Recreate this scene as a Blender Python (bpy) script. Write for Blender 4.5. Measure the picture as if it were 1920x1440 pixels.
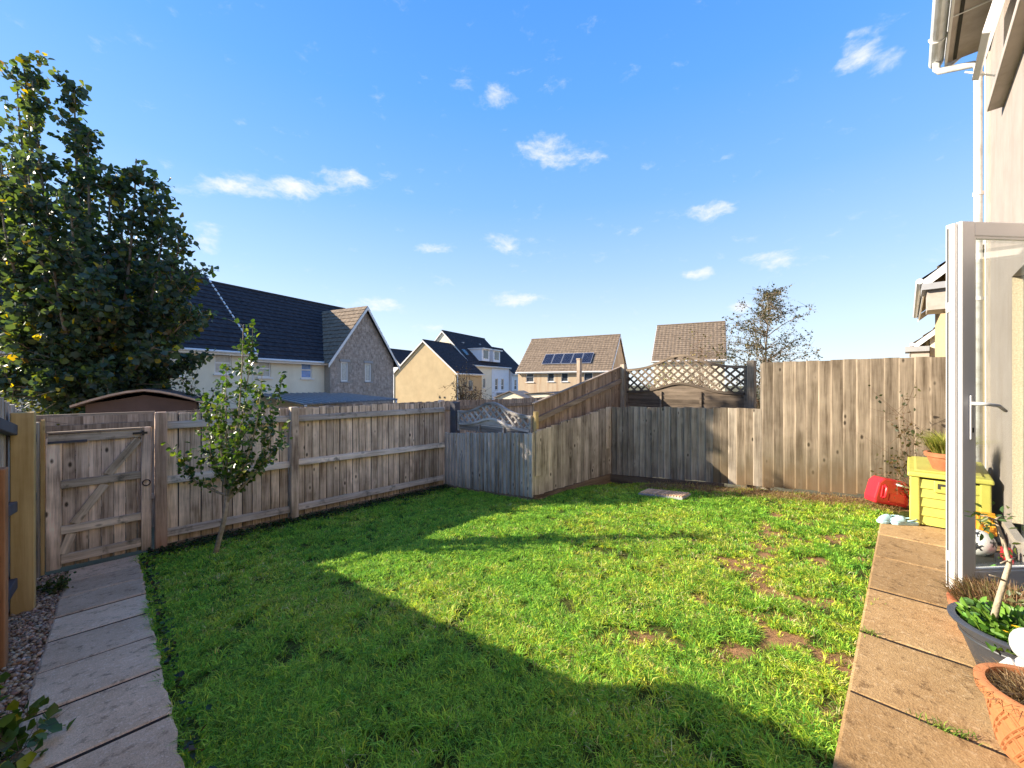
import bpy, math, random
import numpy as np
from mathutils import Vector, Matrix
random.seed(7); RNG = np.random.default_rng(7)
R = math.radians
for o in list(bpy.data.objects): bpy.data.objects.remove(o, do_unlink=True)
SC = bpy.context.scene; COL = SC.collection

# ------------------------------------------------------------------ camera, sky, sun, exposure
CAMH = 1.446; AZ = R(45.16); SA, CA = math.sin(AZ), math.cos(AZ)
def W(X, Y):                      # camera-aligned plan coordinates (right, forward) -> world x, y
    return (SA*Y + CA*X, CA*Y - SA*X)
cd = bpy.data.cameras.new('camera'); cam = bpy.data.objects.new('camera', cd); COL.objects.link(cam)
cam.location = (0, 0, CAMH); cam.rotation_euler = (R(90), 0, -AZ)
cd.sensor_width = 36; cd.lens = 36*745/1920; cd.clip_start = .05; cd.clip_end = 3000
SC.camera = cam
SUN_EL = R(24.0); SUN_AZ = math.atan2(-.637, .771)          # azimuth from +y towards +x
sund = Vector((math.sin(SUN_AZ)*math.cos(SUN_EL), math.cos(SUN_AZ)*math.cos(SUN_EL), math.sin(SUN_EL)))
sl = bpy.data.lights.new('sun', 'SUN'); sl.energy = 3.75; sl.angle = R(.5); sl.color = (1, .88, .70)
so = bpy.data.objects.new('sun', sl); COL.objects.link(so)
so.rotation_euler = (-sund).to_track_quat('-Z', 'Y').to_euler(); so.location = sund*60
SC.view_settings.view_transform = 'Standard'; SC.view_settings.look = 'None'
SC.view_settings.exposure = 1.82; SC.view_settings.gamma = 1

wd = bpy.data.worlds.new('World'); SC.world = wd; wd.use_nodes = True
def ramp(nt, stops):
    r = nt.nodes.new('ShaderNodeValToRGB'); e = r.color_ramp.elements
    while len(e) < len(stops): e.new(.5)
    for q, (p, c) in zip(e, stops): q.position = p; q.color = (*c, 1) if len(c) == 3 else c
    return r
def build_world():
    nt = wd.node_tree; nt.nodes.clear(); N = nt.nodes.new; L = nt.links.new
    out = N('ShaderNodeOutputWorld'); bg = N('ShaderNodeBackground'); bg.inputs[1].default_value = .1
    sky = N('ShaderNodeTexSky'); sky.sky_type = 'NISHITA'; sky.sun_disc = False
    sky.sun_elevation = SUN_EL; sky.sun_rotation = SUN_AZ; sky.air_density = 1.0; sky.dust_density = .25; sky.ozone_density = 4.0
    hs = N('ShaderNodeHueSaturation'); hs.inputs['Saturation'].default_value = 1.0; hs.inputs['Value'].default_value = .85; L(sky.outputs[0], hs.inputs['Color'])
    gm = N('ShaderNodeTexCoord'); sz = N('ShaderNodeSeparateXYZ'); L(gm.outputs['Generated'], sz.inputs[0])
    rp = ramp(nt, [(0.0000, (2.599,2.867,3.208)), (0.1392, (2.086,2.547,3.208)), (0.2588, (1.410,2.132,3.208)), (0.4067, (0.763,1.678,3.267)), (0.5736, (0.400,1.338,3.267)), (0.7660, (0.209,1.012,3.063)), (1.0000, (0.109,0.665,2.496))]); L(sz.outputs[2], rp.inputs[0])
    even = N('ShaderNodeMix'); even.data_type = 'RGBA'; even.inputs['Factor'].default_value = .8; L(hs.outputs[0], even.inputs['A']); L(rp.outputs[0], even.inputs['B'])
    tc = N('ShaderNodeTexCoord')
    nz = N('ShaderNodeTexNoise'); nz.inputs['Scale'].default_value = 9; nz.inputs['Detail'].default_value = 5; nz.inputs['Roughness'].default_value = .6
    L(tc.outputs['Generated'], nz.inputs['Vector'])
    sub = N('ShaderNodeVectorMath'); sub.operation = 'SUBTRACT'; sub.inputs[1].default_value = (.5, .5, .5); L(nz.outputs['Color'], sub.inputs[0])
    scl = N('ShaderNodeVectorMath'); scl.operation = 'SCALE'; scl.inputs['Scale'].default_value = .045; L(sub.outputs[0], scl.inputs[0])
    add = N('ShaderNodeVectorMath'); add.operation = 'ADD'; L(tc.outputs['Generated'], add.inputs[0]); L(scl.outputs[0], add.inputs[1])
    # small fair-weather clouds: azimuth (deg, from view centre, + right), elevation, half width, half height, density
    cl = [(-35.4,22.1,4.65,1.08,0.90,15), (-28.2,23.5,7.28,1.25,1.00,12), (-22.6,25.1,3.62,1.40,0.90,10), (-17.9,26.2,2.21,1.30,0.50,8), (-1.9,35.8,2.80,1.21,0.75,1),
          (6.5,36.5,2.08,0.99,0.55,-4), (-6.9,36.3,1.59,0.69,0.35,4), (5.7,30.2,3.95,1.83,1.00,-3), (11.4,29.0,2.92,0.81,0.75,-6), (18.9,27.6,1.24,0.74,0.50,-9),
          (41.1,32.1,1.96,1.08,1.00,-25), (43.0,30.8,1.37,1.00,0.80,-26), (40.7,33.6,1.39,0.49,0.50,-25), (-1.5,19.3,3.48,1.23,0.70,1), (4.6,19.0,3.97,1.10,0.45,-2),
          (-11.5,18.7,2.66,0.81,0.75,4), (26.7,21.1,2.79,1.02,0.90,-10), (33.6,14.7,3.40,1.08,0.95,-10), (37.2,14.1,1.93,0.81,0.70,-10), (24.7,14.2,2.23,0.72,0.85,-6),
          (-0.2,11.8,4.67,1.03,1.00,0), (-18.7,10.8,2.99,1.05,1.00,4), (-37.7,16.2,1.99,1.23,0.75,12), (29.8,9.5,1.38,0.84,0.85,-5), (-41.5,22.5,1.05,0.69,0.40,19),
          (-29.7,25.8,1.18,0.76,0.35,14), (-12.5,7.7,2.62,0.66,0.50,2), (-32.2,19.8,1.06,0.69,0.35,12), (16.5,19.8,1.74,0.65,0.30,-6), (28.2,26.4,0.66,0.43,0.30,-13)]
    rr = random.Random(3)
    for k in range(16): cl.append((65+k*14.5+rr.uniform(-5,5), rr.uniform(10,40), rr.uniform(3,11), rr.uniform(1,2.2), rr.uniform(.5,1.0), rr.uniform(-8,8)))
    prev = None
    for az, el, hw, hh, de, tilt in cl:
        a = AZ+R(az); e = R(el)
        c = Vector((math.sin(a)*math.cos(e), math.cos(a)*math.cos(e), math.sin(e)))
        rt = Vector((math.cos(a), -math.sin(a), 0)); up = rt.cross(c); rt, up = rt*math.cos(R(tilt))+up*math.sin(R(tilt)), up*math.cos(R(tilt))-rt*math.sin(R(tilt))
        d0 = N('ShaderNodeVectorMath'); d0.operation = 'SUBTRACT'; d0.inputs[1].default_value = c; L(add.outputs[0], d0.inputs[0])
        d1 = N('ShaderNodeVectorMath'); d1.operation = 'DOT_PRODUCT'; d1.inputs[1].default_value = rt/R(hw); L(d0.outputs[0], d1.inputs[0])
        d2 = N('ShaderNodeVectorMath'); d2.operation = 'DOT_PRODUCT'; d2.inputs[1].default_value = up/R(hh); L(d0.outputs[0], d2.inputs[0])
        cb = N('ShaderNodeCombineXYZ'); L(d1.outputs['Value'], cb.inputs[0]); L(d2.outputs['Value'], cb.inputs[1])
        d3 = N('ShaderNodeVectorMath'); d3.operation = 'DOT_PRODUCT'; d3.inputs[1].default_value = c; L(d0.outputs[0], d3.inputs[0])
        bk = N('ShaderNodeMath'); bk.operation = 'MULTIPLY'; bk.inputs[1].default_value = 3; L(d3.outputs['Value'], bk.inputs[0]); L(bk.outputs[0], cb.inputs[2])
        ln = N('ShaderNodeVectorMath'); ln.operation = 'LENGTH'; L(cb.outputs[0], ln.inputs[0])
        mr = N('ShaderNodeMapRange'); mr.interpolation_type = 'SMOOTHERSTEP'
        mr.inputs['From Min'].default_value = 1.75; mr.inputs['From Max'].default_value = .0; mr.inputs['To Max'].default_value = de
        L(ln.outputs['Value'], mr.inputs['Value'])
        if prev is None: prev = mr.outputs[0]
        else:
            mx = N('ShaderNodeMath'); mx.operation = 'MAXIMUM'; L(prev, mx.inputs[0]); L(mr.outputs[0], mx.inputs[1]); prev = mx.outputs[0]
    n2 = N('ShaderNodeTexNoise'); n2.inputs['Scale'].default_value = 17; n2.inputs['Detail'].default_value = 9; n2.inputs['Roughness'].default_value = .62; vs2 = N('ShaderNodeVectorMath'); vs2.operation = 'MULTIPLY'; vs2.inputs[1].default_value = (1, 1, 2.4); L(add.outputs[0], vs2.inputs[0]); L(vs2.outputs[0], n2.inputs['Vector'])
    er = N('ShaderNodeMath'); er.operation = 'MULTIPLY_ADD'; er.inputs[1].default_value = 2.6; er.inputs[2].default_value = -1.42; L(n2.outputs[0], er.inputs[0])
    sm_ = N('ShaderNodeMath'); sm_.operation = 'ADD'; L(prev, sm_.inputs[0]); L(er.outputs[0], sm_.inputs[1])
    mu = N('ShaderNodeMapRange'); mu.interpolation_type = 'SMOOTHSTEP'; mu.inputs['From Min'].default_value = .12; mu.inputs['From Max'].default_value = 1.4; L(sm_.outputs[0], mu.inputs['Value'])
    mix = N('ShaderNodeMix'); mix.data_type = 'RGBA'; L(mu.outputs[0], mix.inputs['Factor']); L(even.outputs['Result'], mix.inputs['A']); mix.inputs['B'].default_value = (3.0, 3.05, 3.2, 1)
    L(mix.outputs['Result'], bg.inputs[0]); L(bg.outputs[0], out.inputs[0])
build_world()

# ------------------------------------------------------------------ helpers
OFF = {}
class MB:
    def __init__(s): s.v = []; s.f = []
    def add(s, vs, fs):
        n = len(s.v); s.v += [tuple(p) for p in vs]; s.f += [tuple(i+n for i in f) for f in fs]; return s
    def box(s, x0, y0, z0, x1, y1, z1):
        x0, x1 = sorted((x0, x1)); y0, y1 = sorted((y0, y1)); z0, z1 = sorted((z0, z1))
        return s.add([(x0,y0,z0),(x1,y0,z0),(x1,y1,z0),(x0,y1,z0),(x0,y0,z1),(x1,y0,z1),(x1,y1,z1),(x0,y1,z1)],
                     [(0,3,2,1),(4,5,6,7),(0,1,5,4),(1,2,6,5),(2,3,7,6),(3,0,4,7)])
    def obox(s, c, a, b, d):          # centre and three half-axis vectors (right handed)
        c, a, b, d = map(Vector, (c, a, b, d)); vs = []
        for k in (-1, 1):
            for i, j in ((-1,-1),(1,-1),(1,1),(-1,1)): vs.append(c+a*i+b*j+d*k)
        return s.add(vs, [(0,3,2,1),(4,5,6,7),(0,1,5,4),(1,2,6,5),(2,3,7,6),(3,0,4,7)])
    def prism(s, poly, ext):
        e = Vector(ext); n = len(poly); p = [Vector(q) for q in poly]
        return s.add(p+[q+e for q in p], [tuple(range(n-1,-1,-1)), tuple(range(n,2*n))]+[(i,(i+1)%n,n+(i+1)%n,n+i) for i in range(n)])
    def tube(s, pts, rad, n=8, cap=True):
        pts = [Vector(p) for p in pts]
        if not hasattr(rad, '__len__'): rad = [rad]*len(pts)
        base = len(s.v); up = None
        for i, p in enumerate(pts):
            d = (pts[min(i+1,len(pts)-1)]-pts[max(i-1,0)]).normalized()
            if up is None: up = d.orthogonal().normalized()
            up = (up-d*up.dot(d)).normalized(); w = d.cross(up)
            for k in range(n):
                a = 2*math.pi*k/n; s.v.append(tuple(p+(up*math.cos(a)+w*math.sin(a))*rad[i]))
        for i in range(len(pts)-1):
            for k in range(n):
                a = base+i*n+k; b = base+i*n+(k+1)%n; s.f.append((a,b,b+n,a+n))
        if cap:
            s.f.append(tuple(base+k for k in range(n-1,-1,-1))); e = base+(len(pts)-1)*n; s.f.append(tuple(e+k for k in range(n)))
        return s
    def lathe(s, prof, c=(0,0,0), n=24, sx=1, sy=1, cap=True, rz=0):
        base = len(s.v)
        for r, z in prof:
            for k in range(n):
                a = 2*math.pi*k/n; x, y = r*math.cos(a)*sx, r*math.sin(a)*sy
                s.v.append((c[0]+x*math.cos(rz)-y*math.sin(rz), c[1]+x*math.sin(rz)+y*math.cos(rz), c[2]+z))
        for i in range(len(prof)-1):
            for k in range(n):
                a = base+i*n+k; b = base+i*n+(k+1)%n; s.f.append((a,b,b+n,a+n))
        if cap:
            s.f.append(tuple(base+k for k in range(n-1,-1,-1))); e = base+(len(prof)-1)*n; s.f.append(tuple(e+k for k in range(n)))
        return s
def tag(o, label=None, cat=None, group=None, kind=None):
    if label: o['label'] = label
    if cat: o['category'] = cat
    if group: o['group'] = group
    if kind: o['kind'] = kind
    return o
def link(o, parent, org):
    COL.objects.link(o); OFF[o.name] = Vector(org)
    if parent is not None:
        o.parent = parent; o.location = Vector(org)-OFF[parent.name]
    else: o.location = org
    return o
def obj(name, mb, mat, parent=None, org=None, smooth=False, bevel=0, seg=2, sub=0):
    if org is None: org = OFF[parent.name] if parent is not None else Vector((0,0,0))
    org = Vector(org); me = bpy.data.meshes.new(name)
    me.from_pydata([(x-org.x, y-org.y, z-org.z) for x, y, z in mb.v], [], mb.f)
    if mat: me.materials.append(mat)
    if smooth: me.polygons.foreach_set('use_smooth', [True]*len(me.polygons))
    me.update(); o = bpy.data.objects.new(name, me); link(o, parent, org)
    if bevel:
        m = o.modifiers.new('bevel', 'BEVEL'); m.width = bevel; m.segments = seg; m.limit_method = 'ANGLE'; m.angle_limit = R(35)
    if sub:
        m = o.modifiers.new('sub', 'SUBSURF'); m.levels = sub; m.render_levels = sub
    return o
def thing(name, label, cat, loc, group=None):
    o = bpy.data.objects.new(name, None); o.empty_display_size = .1; link(o, None, loc); return tag(o, label, cat, group)
def npmesh(name, V, F, mat, parent=None, org=(0,0,0), col=None, smooth=False):
    """V (n,3); F (m,k) one polygon size; col (n,3) linear colour attribute"""
    me = bpy.data.meshes.new(name); V = np.asarray(V, dtype=np.float64)-np.array(org)
    me.vertices.add(len(V)); me.vertices.foreach_set('co', V.astype(np.float32).ravel())
    k = F.shape[1]; me.loops.add(F.size); me.loops.foreach_set('vertex_index', F.astype(np.int32).ravel())
    me.polygons.add(len(F)); me.polygons.foreach_set('loop_start', np.arange(0, F.size, k, dtype=np.int32)); me.polygons.foreach_set('loop_total', np.full(len(F), k, dtype=np.int32))
    if smooth: me.polygons.foreach_set('use_smooth', np.ones(len(F), dtype=bool))
    me.materials.append(mat); me.update(calc_edges=True)
    if col is not None:
        a = me.color_attributes.new('Col', 'FLOAT_COLOR', 'POINT'); c = np.ones((len(V),4), dtype=np.float32); c[:,:3] = col; a.data.foreach_set('color', c.ravel())
    o = bpy.data.objects.new(name, me); link(o, parent, org); return o

# ------------------------------------------------------------------ materials
def mat(name):
    m = bpy.data.materials.new(name); m.use_nodes = True; nt = m.node_tree; b = nt.nodes['Principled BSDF']; return m, nt, b
def noise(nt, vec, scale, detail=4, rough=.55):
    n = nt.nodes.new('ShaderNodeTexNoise'); n.inputs['Scale'].default_value = scale; n.inputs['Detail'].default_value = detail; n.inputs['Roughness'].default_value = rough
    if vec is not None: nt.links.new(vec, n.inputs['Vector'])
    return n
def mathn(nt, op, a, b=None, clamp=False):
    n = nt.nodes.new('ShaderNodeMath'); n.operation = op; n.use_clamp = clamp
    for i, q in enumerate((a, b)):
        if q is None: continue
        if isinstance(q, (int, float)): n.inputs[i].default_value = q
        else: nt.links.new(q, n.inputs[i])
    return n.outputs[0]
def mixc(nt, fac, a, b, mode='MIX'):
    n = nt.nodes.new('ShaderNodeMix'); n.data_type = 'RGBA'; n.blend_type = mode
    for k, q in (('Factor', fac), ('A', a), ('B', b)):
        if isinstance(q, (int, float)): n.inputs[k].default_value = q
        elif isinstance(q, tuple): n.inputs[k].default_value = (*q, 1) if len(q) == 3 else q
        else: nt.links.new(q, n.inputs[k])
    return n.outputs['Result']
def maprange(nt, v, a, b, c=0, d=1):
    n = nt.nodes.new('ShaderNodeMapRange'); nt.links.new(v, n.inputs['Value'])
    for k, q in (('From Min',a),('From Max',b),('To Min',c),('To Max',d)): n.inputs[k].default_value = q
    return n.outputs[0]
def bump(nt, b, h, strength=.3, dist=.01):
    n = nt.nodes.new('ShaderNodeBump'); n.inputs['Strength'].default_value = strength; n.inputs['Distance'].default_value = dist
    nt.links.new(h, n.inputs['Height']); nt.links.new(n.outputs[0], b.inputs['Normal'])
def objcoord(nt, rnd=True):
    tc = nt.nodes.new('ShaderNodeTexCoord'); v = tc.outputs['Object']
    if not rnd: return v, None
    oi = nt.nodes.new('ShaderNodeObjectInfo'); mm = nt.nodes.new('ShaderNodeVectorMath'); mm.operation = 'MULTIPLY_ADD'
    mm.inputs[0].default_value = (31, 17, 43); nt.links.new(v, mm.inputs[2])
    cb = nt.nodes.new('ShaderNodeCombineXYZ')
    for i in range(3): nt.links.new(oi.outputs['Random'], cb.inputs[i])
    nt.links.new(cb.outputs[0], mm.inputs[1]); return mm.outputs[0], oi.outputs['Random']
def worldpos(nt):
    return nt.nodes.new('ShaderNodeNewGeometry').outputs['Position']
def vscale(nt, v, s):
    n = nt.nodes.new('ShaderNodeVectorMath'); n.operation = 'MULTIPLY'; n.inputs[1].default_value = s; nt.links.new(v, n.inputs[0]); return n.outputs[0]
def wood(name, dark, light, axis='z', knots=1.0, stain=None, moss=0, vary=.34, flat=None, streak=1.0):
    m, nt, b = mat(name); v, rnd = objcoord(nt)
    st = {'z':(1,1,.045), 'x':(.045,1,1), 'y':(1,.045,1)}[axis]
    g1 = noise(nt, vscale(nt, v, tuple(q*75 for q in st)), 1, 5, .6); g2 = noise(nt, vscale(nt, v, tuple(q*16 for q in st)), 1, 3, .5)
    g3 = noise(nt, v, 2.3, 4, .6)
    h = mathn(nt, 'ADD', mathn(nt, 'MULTIPLY', g1.outputs[0], .5*streak), mathn(nt, 'ADD', mathn(nt, 'MULTIPLY', g2.outputs[0], .6), mathn(nt, 'MULTIPLY', g3.outputs[0], .45)))
    mid = tuple((a+c)/2 for a, c in zip(dark, light))
    r = ramp(nt, [(.60, dark), (.765, mid), (.95, light)]); nt.links.new(h, r.inputs[0]); c = r.outputs[0]
    if knots:
        ks = {'z':(7,7,3.3), 'x':(3.3,7,7), 'y':(7,3.3,7)}[axis]; ks = tuple(0 if flat == q else k for q, k in zip('xyz', ks))
        vo = nt.nodes.new('ShaderNodeTexVoronoi'); vo.inputs['Scale'].default_value = 1
        wob = noise(nt, v, 9, 2); nt.links.new(vscale(nt, v, ks), vo.inputs['Vector'])
        kd = mathn(nt, 'ADD', vo.outputs['Distance'], mathn(nt, 'MULTIPLY', wob.outputs[0], .05))
        ring = maprange(nt, kd, .34, .2, 0, .45*knots); c = mixc(nt, ring, c, light); kf = maprange(nt, kd, .155, .09, 0, .95*knots); c = mixc(nt, kf, c, tuple(q*.3 for q in dark))
    vv = maprange(nt, rnd, 0, 1, 1-vary, 1+vary*.75); c = mixc(nt, 1.0, c, vv, 'MULTIPLY')
    p = worldpos(nt); sx = nt.nodes.new('ShaderNodeSeparateXYZ'); nt.links.new(p, sx.inputs[0])
    if stain:            # soil splash / algae that climbs from the foot of the boards: (z0, z1, colour, strength, slope of ground in y)
        for z0, z1, colr, s_, sl_ in stain:
            zz = mathn(nt, 'ADD', sx.outputs[2], mathn(nt, 'MULTIPLY', sx.outputs[1], sl_))
            nn = noise(nt, vscale(nt, p, (7, 7, 2)), 1, 4, .6); zz = mathn(nt, 'ADD', zz, mathn(nt, 'MULTIPLY', mathn(nt, 'SUBTRACT', nn.outputs[0], .5), .7))
            c = mixc(nt, maprange(nt, zz, z1, z0, 0, s_), c, colr)
    if moss:
        nn = noise(nt, p, 6, 5, .65); c = mixc(nt, maprange(nt, nn.outputs[0], .56, .7, 0, moss), c, (.035, .04, .022))
    nt.links.new(c, b.inputs['Base Color']); b.inputs['Roughness'].default_value = .85; b.inputs['Specular IOR Level'].default_value = .2
    bump(nt, b, h, .35, .004); return m
def plain(name, c, rough=.5, var=.12, scale=6, spec=.5, metal=0, bumps=0, bscale=60, dirt=None):
    m, nt, b = mat(name); v, rnd = objcoord(nt)
    n = noise(nt, v, scale, 5, .6); f = maprange(nt, n.outputs[0], .3, .7)
    cc = mixc(nt, f, tuple(q*(1-var) for q in c), tuple(min(1, q*(1+var)) for q in c))
    if dirt:
        n2 = noise(nt, vscale(nt, v, dirt[2]), 1, 5, .65); cc = mixc(nt, maprange(nt, n2.outputs[0], .48, .72, 0, dirt[1]), cc, dirt[0])
    nt.links.new(cc, b.inputs['Base Color']); b.inputs['Roughness'].default_value = rough; b.inputs['Specular IOR Level'].default_value = spec; b.inputs['Metallic'].default_value = metal
    if bumps: n3 = noise(nt, v, bscale, 3, .7); bump(nt, b, n3.outputs[0], bumps, .01)
    return m
def leafmat(name, trans=.35, rough=.45, spec=.4, tint=(1.5,1.5,.5)):
    m, nt, b = mat(name); at = nt.nodes.new('ShaderNodeAttribute'); at.attribute_name = 'Col'
    nt.links.new(at.outputs['Color'], b.inputs['Base Color']); b.inputs['Roughness'].default_value = rough; b.inputs['Specular IOR Level'].default_value = spec
    tr = nt.nodes.new('ShaderNodeBsdfTranslucent'); nt.links.new(mixc(nt, 1.0, at.outputs['Color'], tint, 'MULTIPLY'), tr.inputs[0])
    mx = nt.nodes.new('ShaderNodeMixShader'); mx.inputs[0].default_value = trans; out = nt.nodes['Material Output']
    nt.links.new(b.outputs[0], mx.inputs[1]); nt.links.new(tr.outputs[0], mx.inputs[2]); nt.links.new(mx.outputs[0], out.inputs['Surface']); return m
def glassmat(name, tint=(.9,.93,.92), refl=.10):
    m = bpy.data.materials.new(name); m.use_nodes = True; nt = m.node_tree; nt.nodes.clear()
    o = nt.nodes.new('ShaderNodeOutputMaterial'); t = nt.nodes.new('ShaderNodeBsdfTransparent'); t.inputs[0].default_value = (*tint, 1)
    g = nt.nodes.new('ShaderNodeBsdfGlossy'); g.inputs['Roughness'].default_value = .02; g.inputs[0].default_value = (1,1,1,1)
    fr = nt.nodes.new('ShaderNodeLayerWeight'); fr.inputs[0].default_value = .5; mx = nt.nodes.new('ShaderNodeMixShader')
    nt.links.new(mathn(nt, 'MULTIPLY_ADD', mathn(nt, 'POWER', fr.outputs['Facing'], 4), .5, True), mx.inputs[0]); mx.inputs[0].links[0].from_node.inputs[2].default_value = .10
    nt.links.new(t.outputs[0], mx.inputs[1]); nt.links.new(g.outputs[0], mx.inputs[2]); nt.links.new(mx.outputs[0], o.inputs[0]); return m
SOIL = (.20, .10, .055)
M = {}
M['w_left'] = wood('weathered_brown_board', (.24,.17,.125), (.94,.76,.61), 'z', 1.0, stain=[(-.62,-.15,(.15,.13,.06),.55,0)], moss=.12, flat='y')
M['w_rail'] = wood('weathered_brown_rail', (.32,.255,.185), (.80,.67,.52), 'x', .6, moss=.7)
M['w_post'] = wood('brown_post', (.27,.18,.125), (.66,.47,.35), 'z', .8, stain=[(-.6,-.2,(.30,.13,.06),.6,0)])
M['w_grey'] = wood('silvered_board', (.22,.185,.155), (.74,.635,.55), 'z', .9, stain=[(-.55,-.2,(.13,.13,.09),.4,0)], flat='x')
M['w_mid'] = wood('grey_brown_board', (.15,.12,.09), (.46,.39,.31), 'z', 1.0, flat='x')
M['w_midy'] = wood('grey_brown_board_y', (.17,.135,.10), (.66,.56,.455), 'z', 1.0, flat='y')
M['w_tan'] = wood('tan_weathered_board', (.095,.07,.047), (.32,.26,.195), 'z', 1.0, stain=[(-.0,.42,(.25,.135,.065),.75,.09), (.25,.8,(.10,.085,.05),.55,.09)], vary=.22, flat='x')
M['w_gravel'] = wood('gravel_board_wood', (.13,.085,.055), (.34,.24,.16), 'x', .4, moss=.3)
M['w_gravely'] = wood('gravel_board_wood_y', (.12,.08,.06), (.30,.22,.16), 'y', .4, moss=.3)
M['w_alley'] = wood('pale_brown_board', (.17,.125,.09), (.48,.385,.30), 'z', .7, flat='y')
M['w_new'] = wood('new_yellow_timber', (.42,.29,.12), (.66,.49,.24), 'z', .6, vary=.05, streak=.6)
M['w_orange'] = wood('orange_brown_timber', (.26,.115,.05), (.48,.24,.12), 'z', .5, vary=.05, stain=[(-.5,-.05,(.25,.15,.08),.7,0)])
M['w_warm'] = wood('warm_brown_board', (.15,.10,.066), (.43,.32,.235), 'z', 1.0, flat='y')
M['w_warmx'] = wood('warm_brown_rail', (.22,.16,.12), (.48,.38,.29), 'x', .5)
M['w_lat'] = wood('lattice_wood_y', (.08,.06,.045), (.23,.18,.135), 'y', .4)
M['w_latg'] = wood('lattice_wood_grey', (.21,.19,.175), (.56,.515,.475), 'y', .4)
M['w_dark'] = plain('dark_stain_and_gap_shade', (.07,.07,.085), .8, .25)
M['white'] = plain('white_upvc', (.74,.72,.70), .35, .04, 3, .5)
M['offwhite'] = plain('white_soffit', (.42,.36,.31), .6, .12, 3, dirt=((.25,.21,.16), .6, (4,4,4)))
M['gutter'] = plain('white_gutter_plastic', (.70,.71,.72), .35, .08, 3, dirt=((.30,.26,.2), .55, (3,9,9)))
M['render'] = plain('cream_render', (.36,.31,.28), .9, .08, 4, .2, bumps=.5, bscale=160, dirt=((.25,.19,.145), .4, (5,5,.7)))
M['dash'] = plain('pebble_dash', (.60,.50,.36), .95, .3, 90, .2, bumps=.9, bscale=120)
M['glass'] = glassmat('clear_glass')
M['metal'] = plain('satin_metal', (.66,.65,.64), .4, .05, metal=.25)
M['iron'] = plain('black_iron', (.02,.02,.022), .5, .2)
M['terra'] = plain('terracotta', (.36,.12,.055), .75, .18, 9, .3, bumps=.2, bscale=40, dirt=((.42,.22,.12), .35, (8,8,8)))
M['terrao'] = plain('orange_terracotta', (.40,.16,.065), .75, .14, 9, .3, bumps=.2, bscale=40)
M['planter'] = plain('dark_grey_plastic', (.042,.046,.055), .45, .2, 5, .5, bumps=.06, bscale=30)
M['compost'] = plain('compost', (.035,.024,.018), .95, .5, 30, .2, bumps=1, bscale=60)
M['yellow'] = plain('lime_yellow_plastic', (.47,.45,.09), .45, .1, 5, .5, dirt=((.30,.27,.06), .4, (5,5,2)))
M['yellowlid'] = plain('lime_lid_plastic', (.42,.40,.09), .4, .12, 5, .5)
M['slot'] = plain('dark_slot', (.03,.028,.02), .8, .2)
M['red'] = plain('red_plastic', (.55,.022,.035), .3, .08, 5, .5)
M['crocs'] = plain('pale_blue_rubber', (.40,.60,.64), .6, .08, 12, .4)
M['ballw'] = plain('white_leather', (.78,.78,.76), .4, .05)
M['ballb'] = plain('black_leather', (.03,.03,.035), .4, .1)
M['digger'] = plain('orange_yellow_plastic', (.80,.33,.02), .35, .06)
M['black'] = plain('black_plastic', (.02,.02,.022), .4, .2)
M['lime'] = plain('lime_green_plastic', (.25,.65,.06), .4, .06)
M['statue'] = plain('white_painted_stone', (.52,.51,.50), .6, .06, 12, bumps=.2, bscale=30)
M['bark'] = plain('grey_bark', (.19,.155,.12), .9, .35, 25, .2, bumps=.5, bscale=50)
M['barkpale'] = plain('pale_bark', (.36,.30,.22), .9, .25, 25, .2, bumps=.5, bscale=60)
M['twig'] = plain('brown_twig', (.13,.08,.05), .9, .3, 25, .2)
M['leaf'] = leafmat('leaf', .40, .42, .45, (1.9,1.7,.4)); M['leafshiny'] = leafmat('glossy_leaf', .28, .38, .4); M['blade'] = leafmat('grass_blade', .42, .55, .25, (1.1,1.1,.6))
M['cream'] = plain('cream_wall', (.80,.71,.54), .9, .05, 2, .2, bumps=.1, bscale=30, dirt=((.55,.45,.3), .3, (1.2,1.2,.3)))
M['ochre'] = plain('ochre_wall', (.50,.38,.22), .9, .08, 1.2, .2, bumps=.1, bscale=30, dirt=((.38,.26,.14), .3, (.8,.8,.25)))
M['stainedcream'] = plain('stained_cream_wall', (.50,.39,.27), .9, .06, 1.2, .2, dirt=((.34,.19,.11), .75, (2.2,2.2,.22)))
M['whitewall'] = plain('white_wall', (.76,.77,.80), .9, .04, 2, .2)
M['tiledark'] = plain('dark_roof_tile', (.036,.034,.040), .85, .45, 5, .25, bumps=.2, bscale=30)
M['tilebrown'] = plain('brown_roof_tile', (.20,.15,.105), .85, .35, 4, .25, bumps=.2, bscale=30)
M['stone'] = plain('grey_brown_stone', (.40,.33,.28), .9, .38, 5, .2, bumps=.5, bscale=20)
M['mortar'] = plain('pale_mortar', (.36,.31,.26), .95, .1, 9, .2)
M['pane'] = plain('window_pane', (.05,.06,.075), .06, .3, 2, .8)
M['panecurtain'] = plain('curtained_pane', (.42,.41,.38), .2, .2, 9, .7)
M['paneblue'] = plain('blue_pane', (.10,.22,.50), .08, .3, 3, .8)
M['solar'] = plain('solar_cell', (.016,.018,.03), .12, .2, 3, .8)
M['alu'] = plain('aluminium_frame', (.6,.6,.6), .4, .05, metal=.6)
M['felt'] = plain('brown_felt_roof', (.085,.06,.055), .85, .15, 3, .3, bumps=.2, bscale=40)
M['greyroof'] = plain('grey_sheet_roof', (.17,.165,.165), .8, .2, 3, .3)
M['stonegrey'] = plain('stone_grey', (.33,.33,.34), .8, .1)
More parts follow.
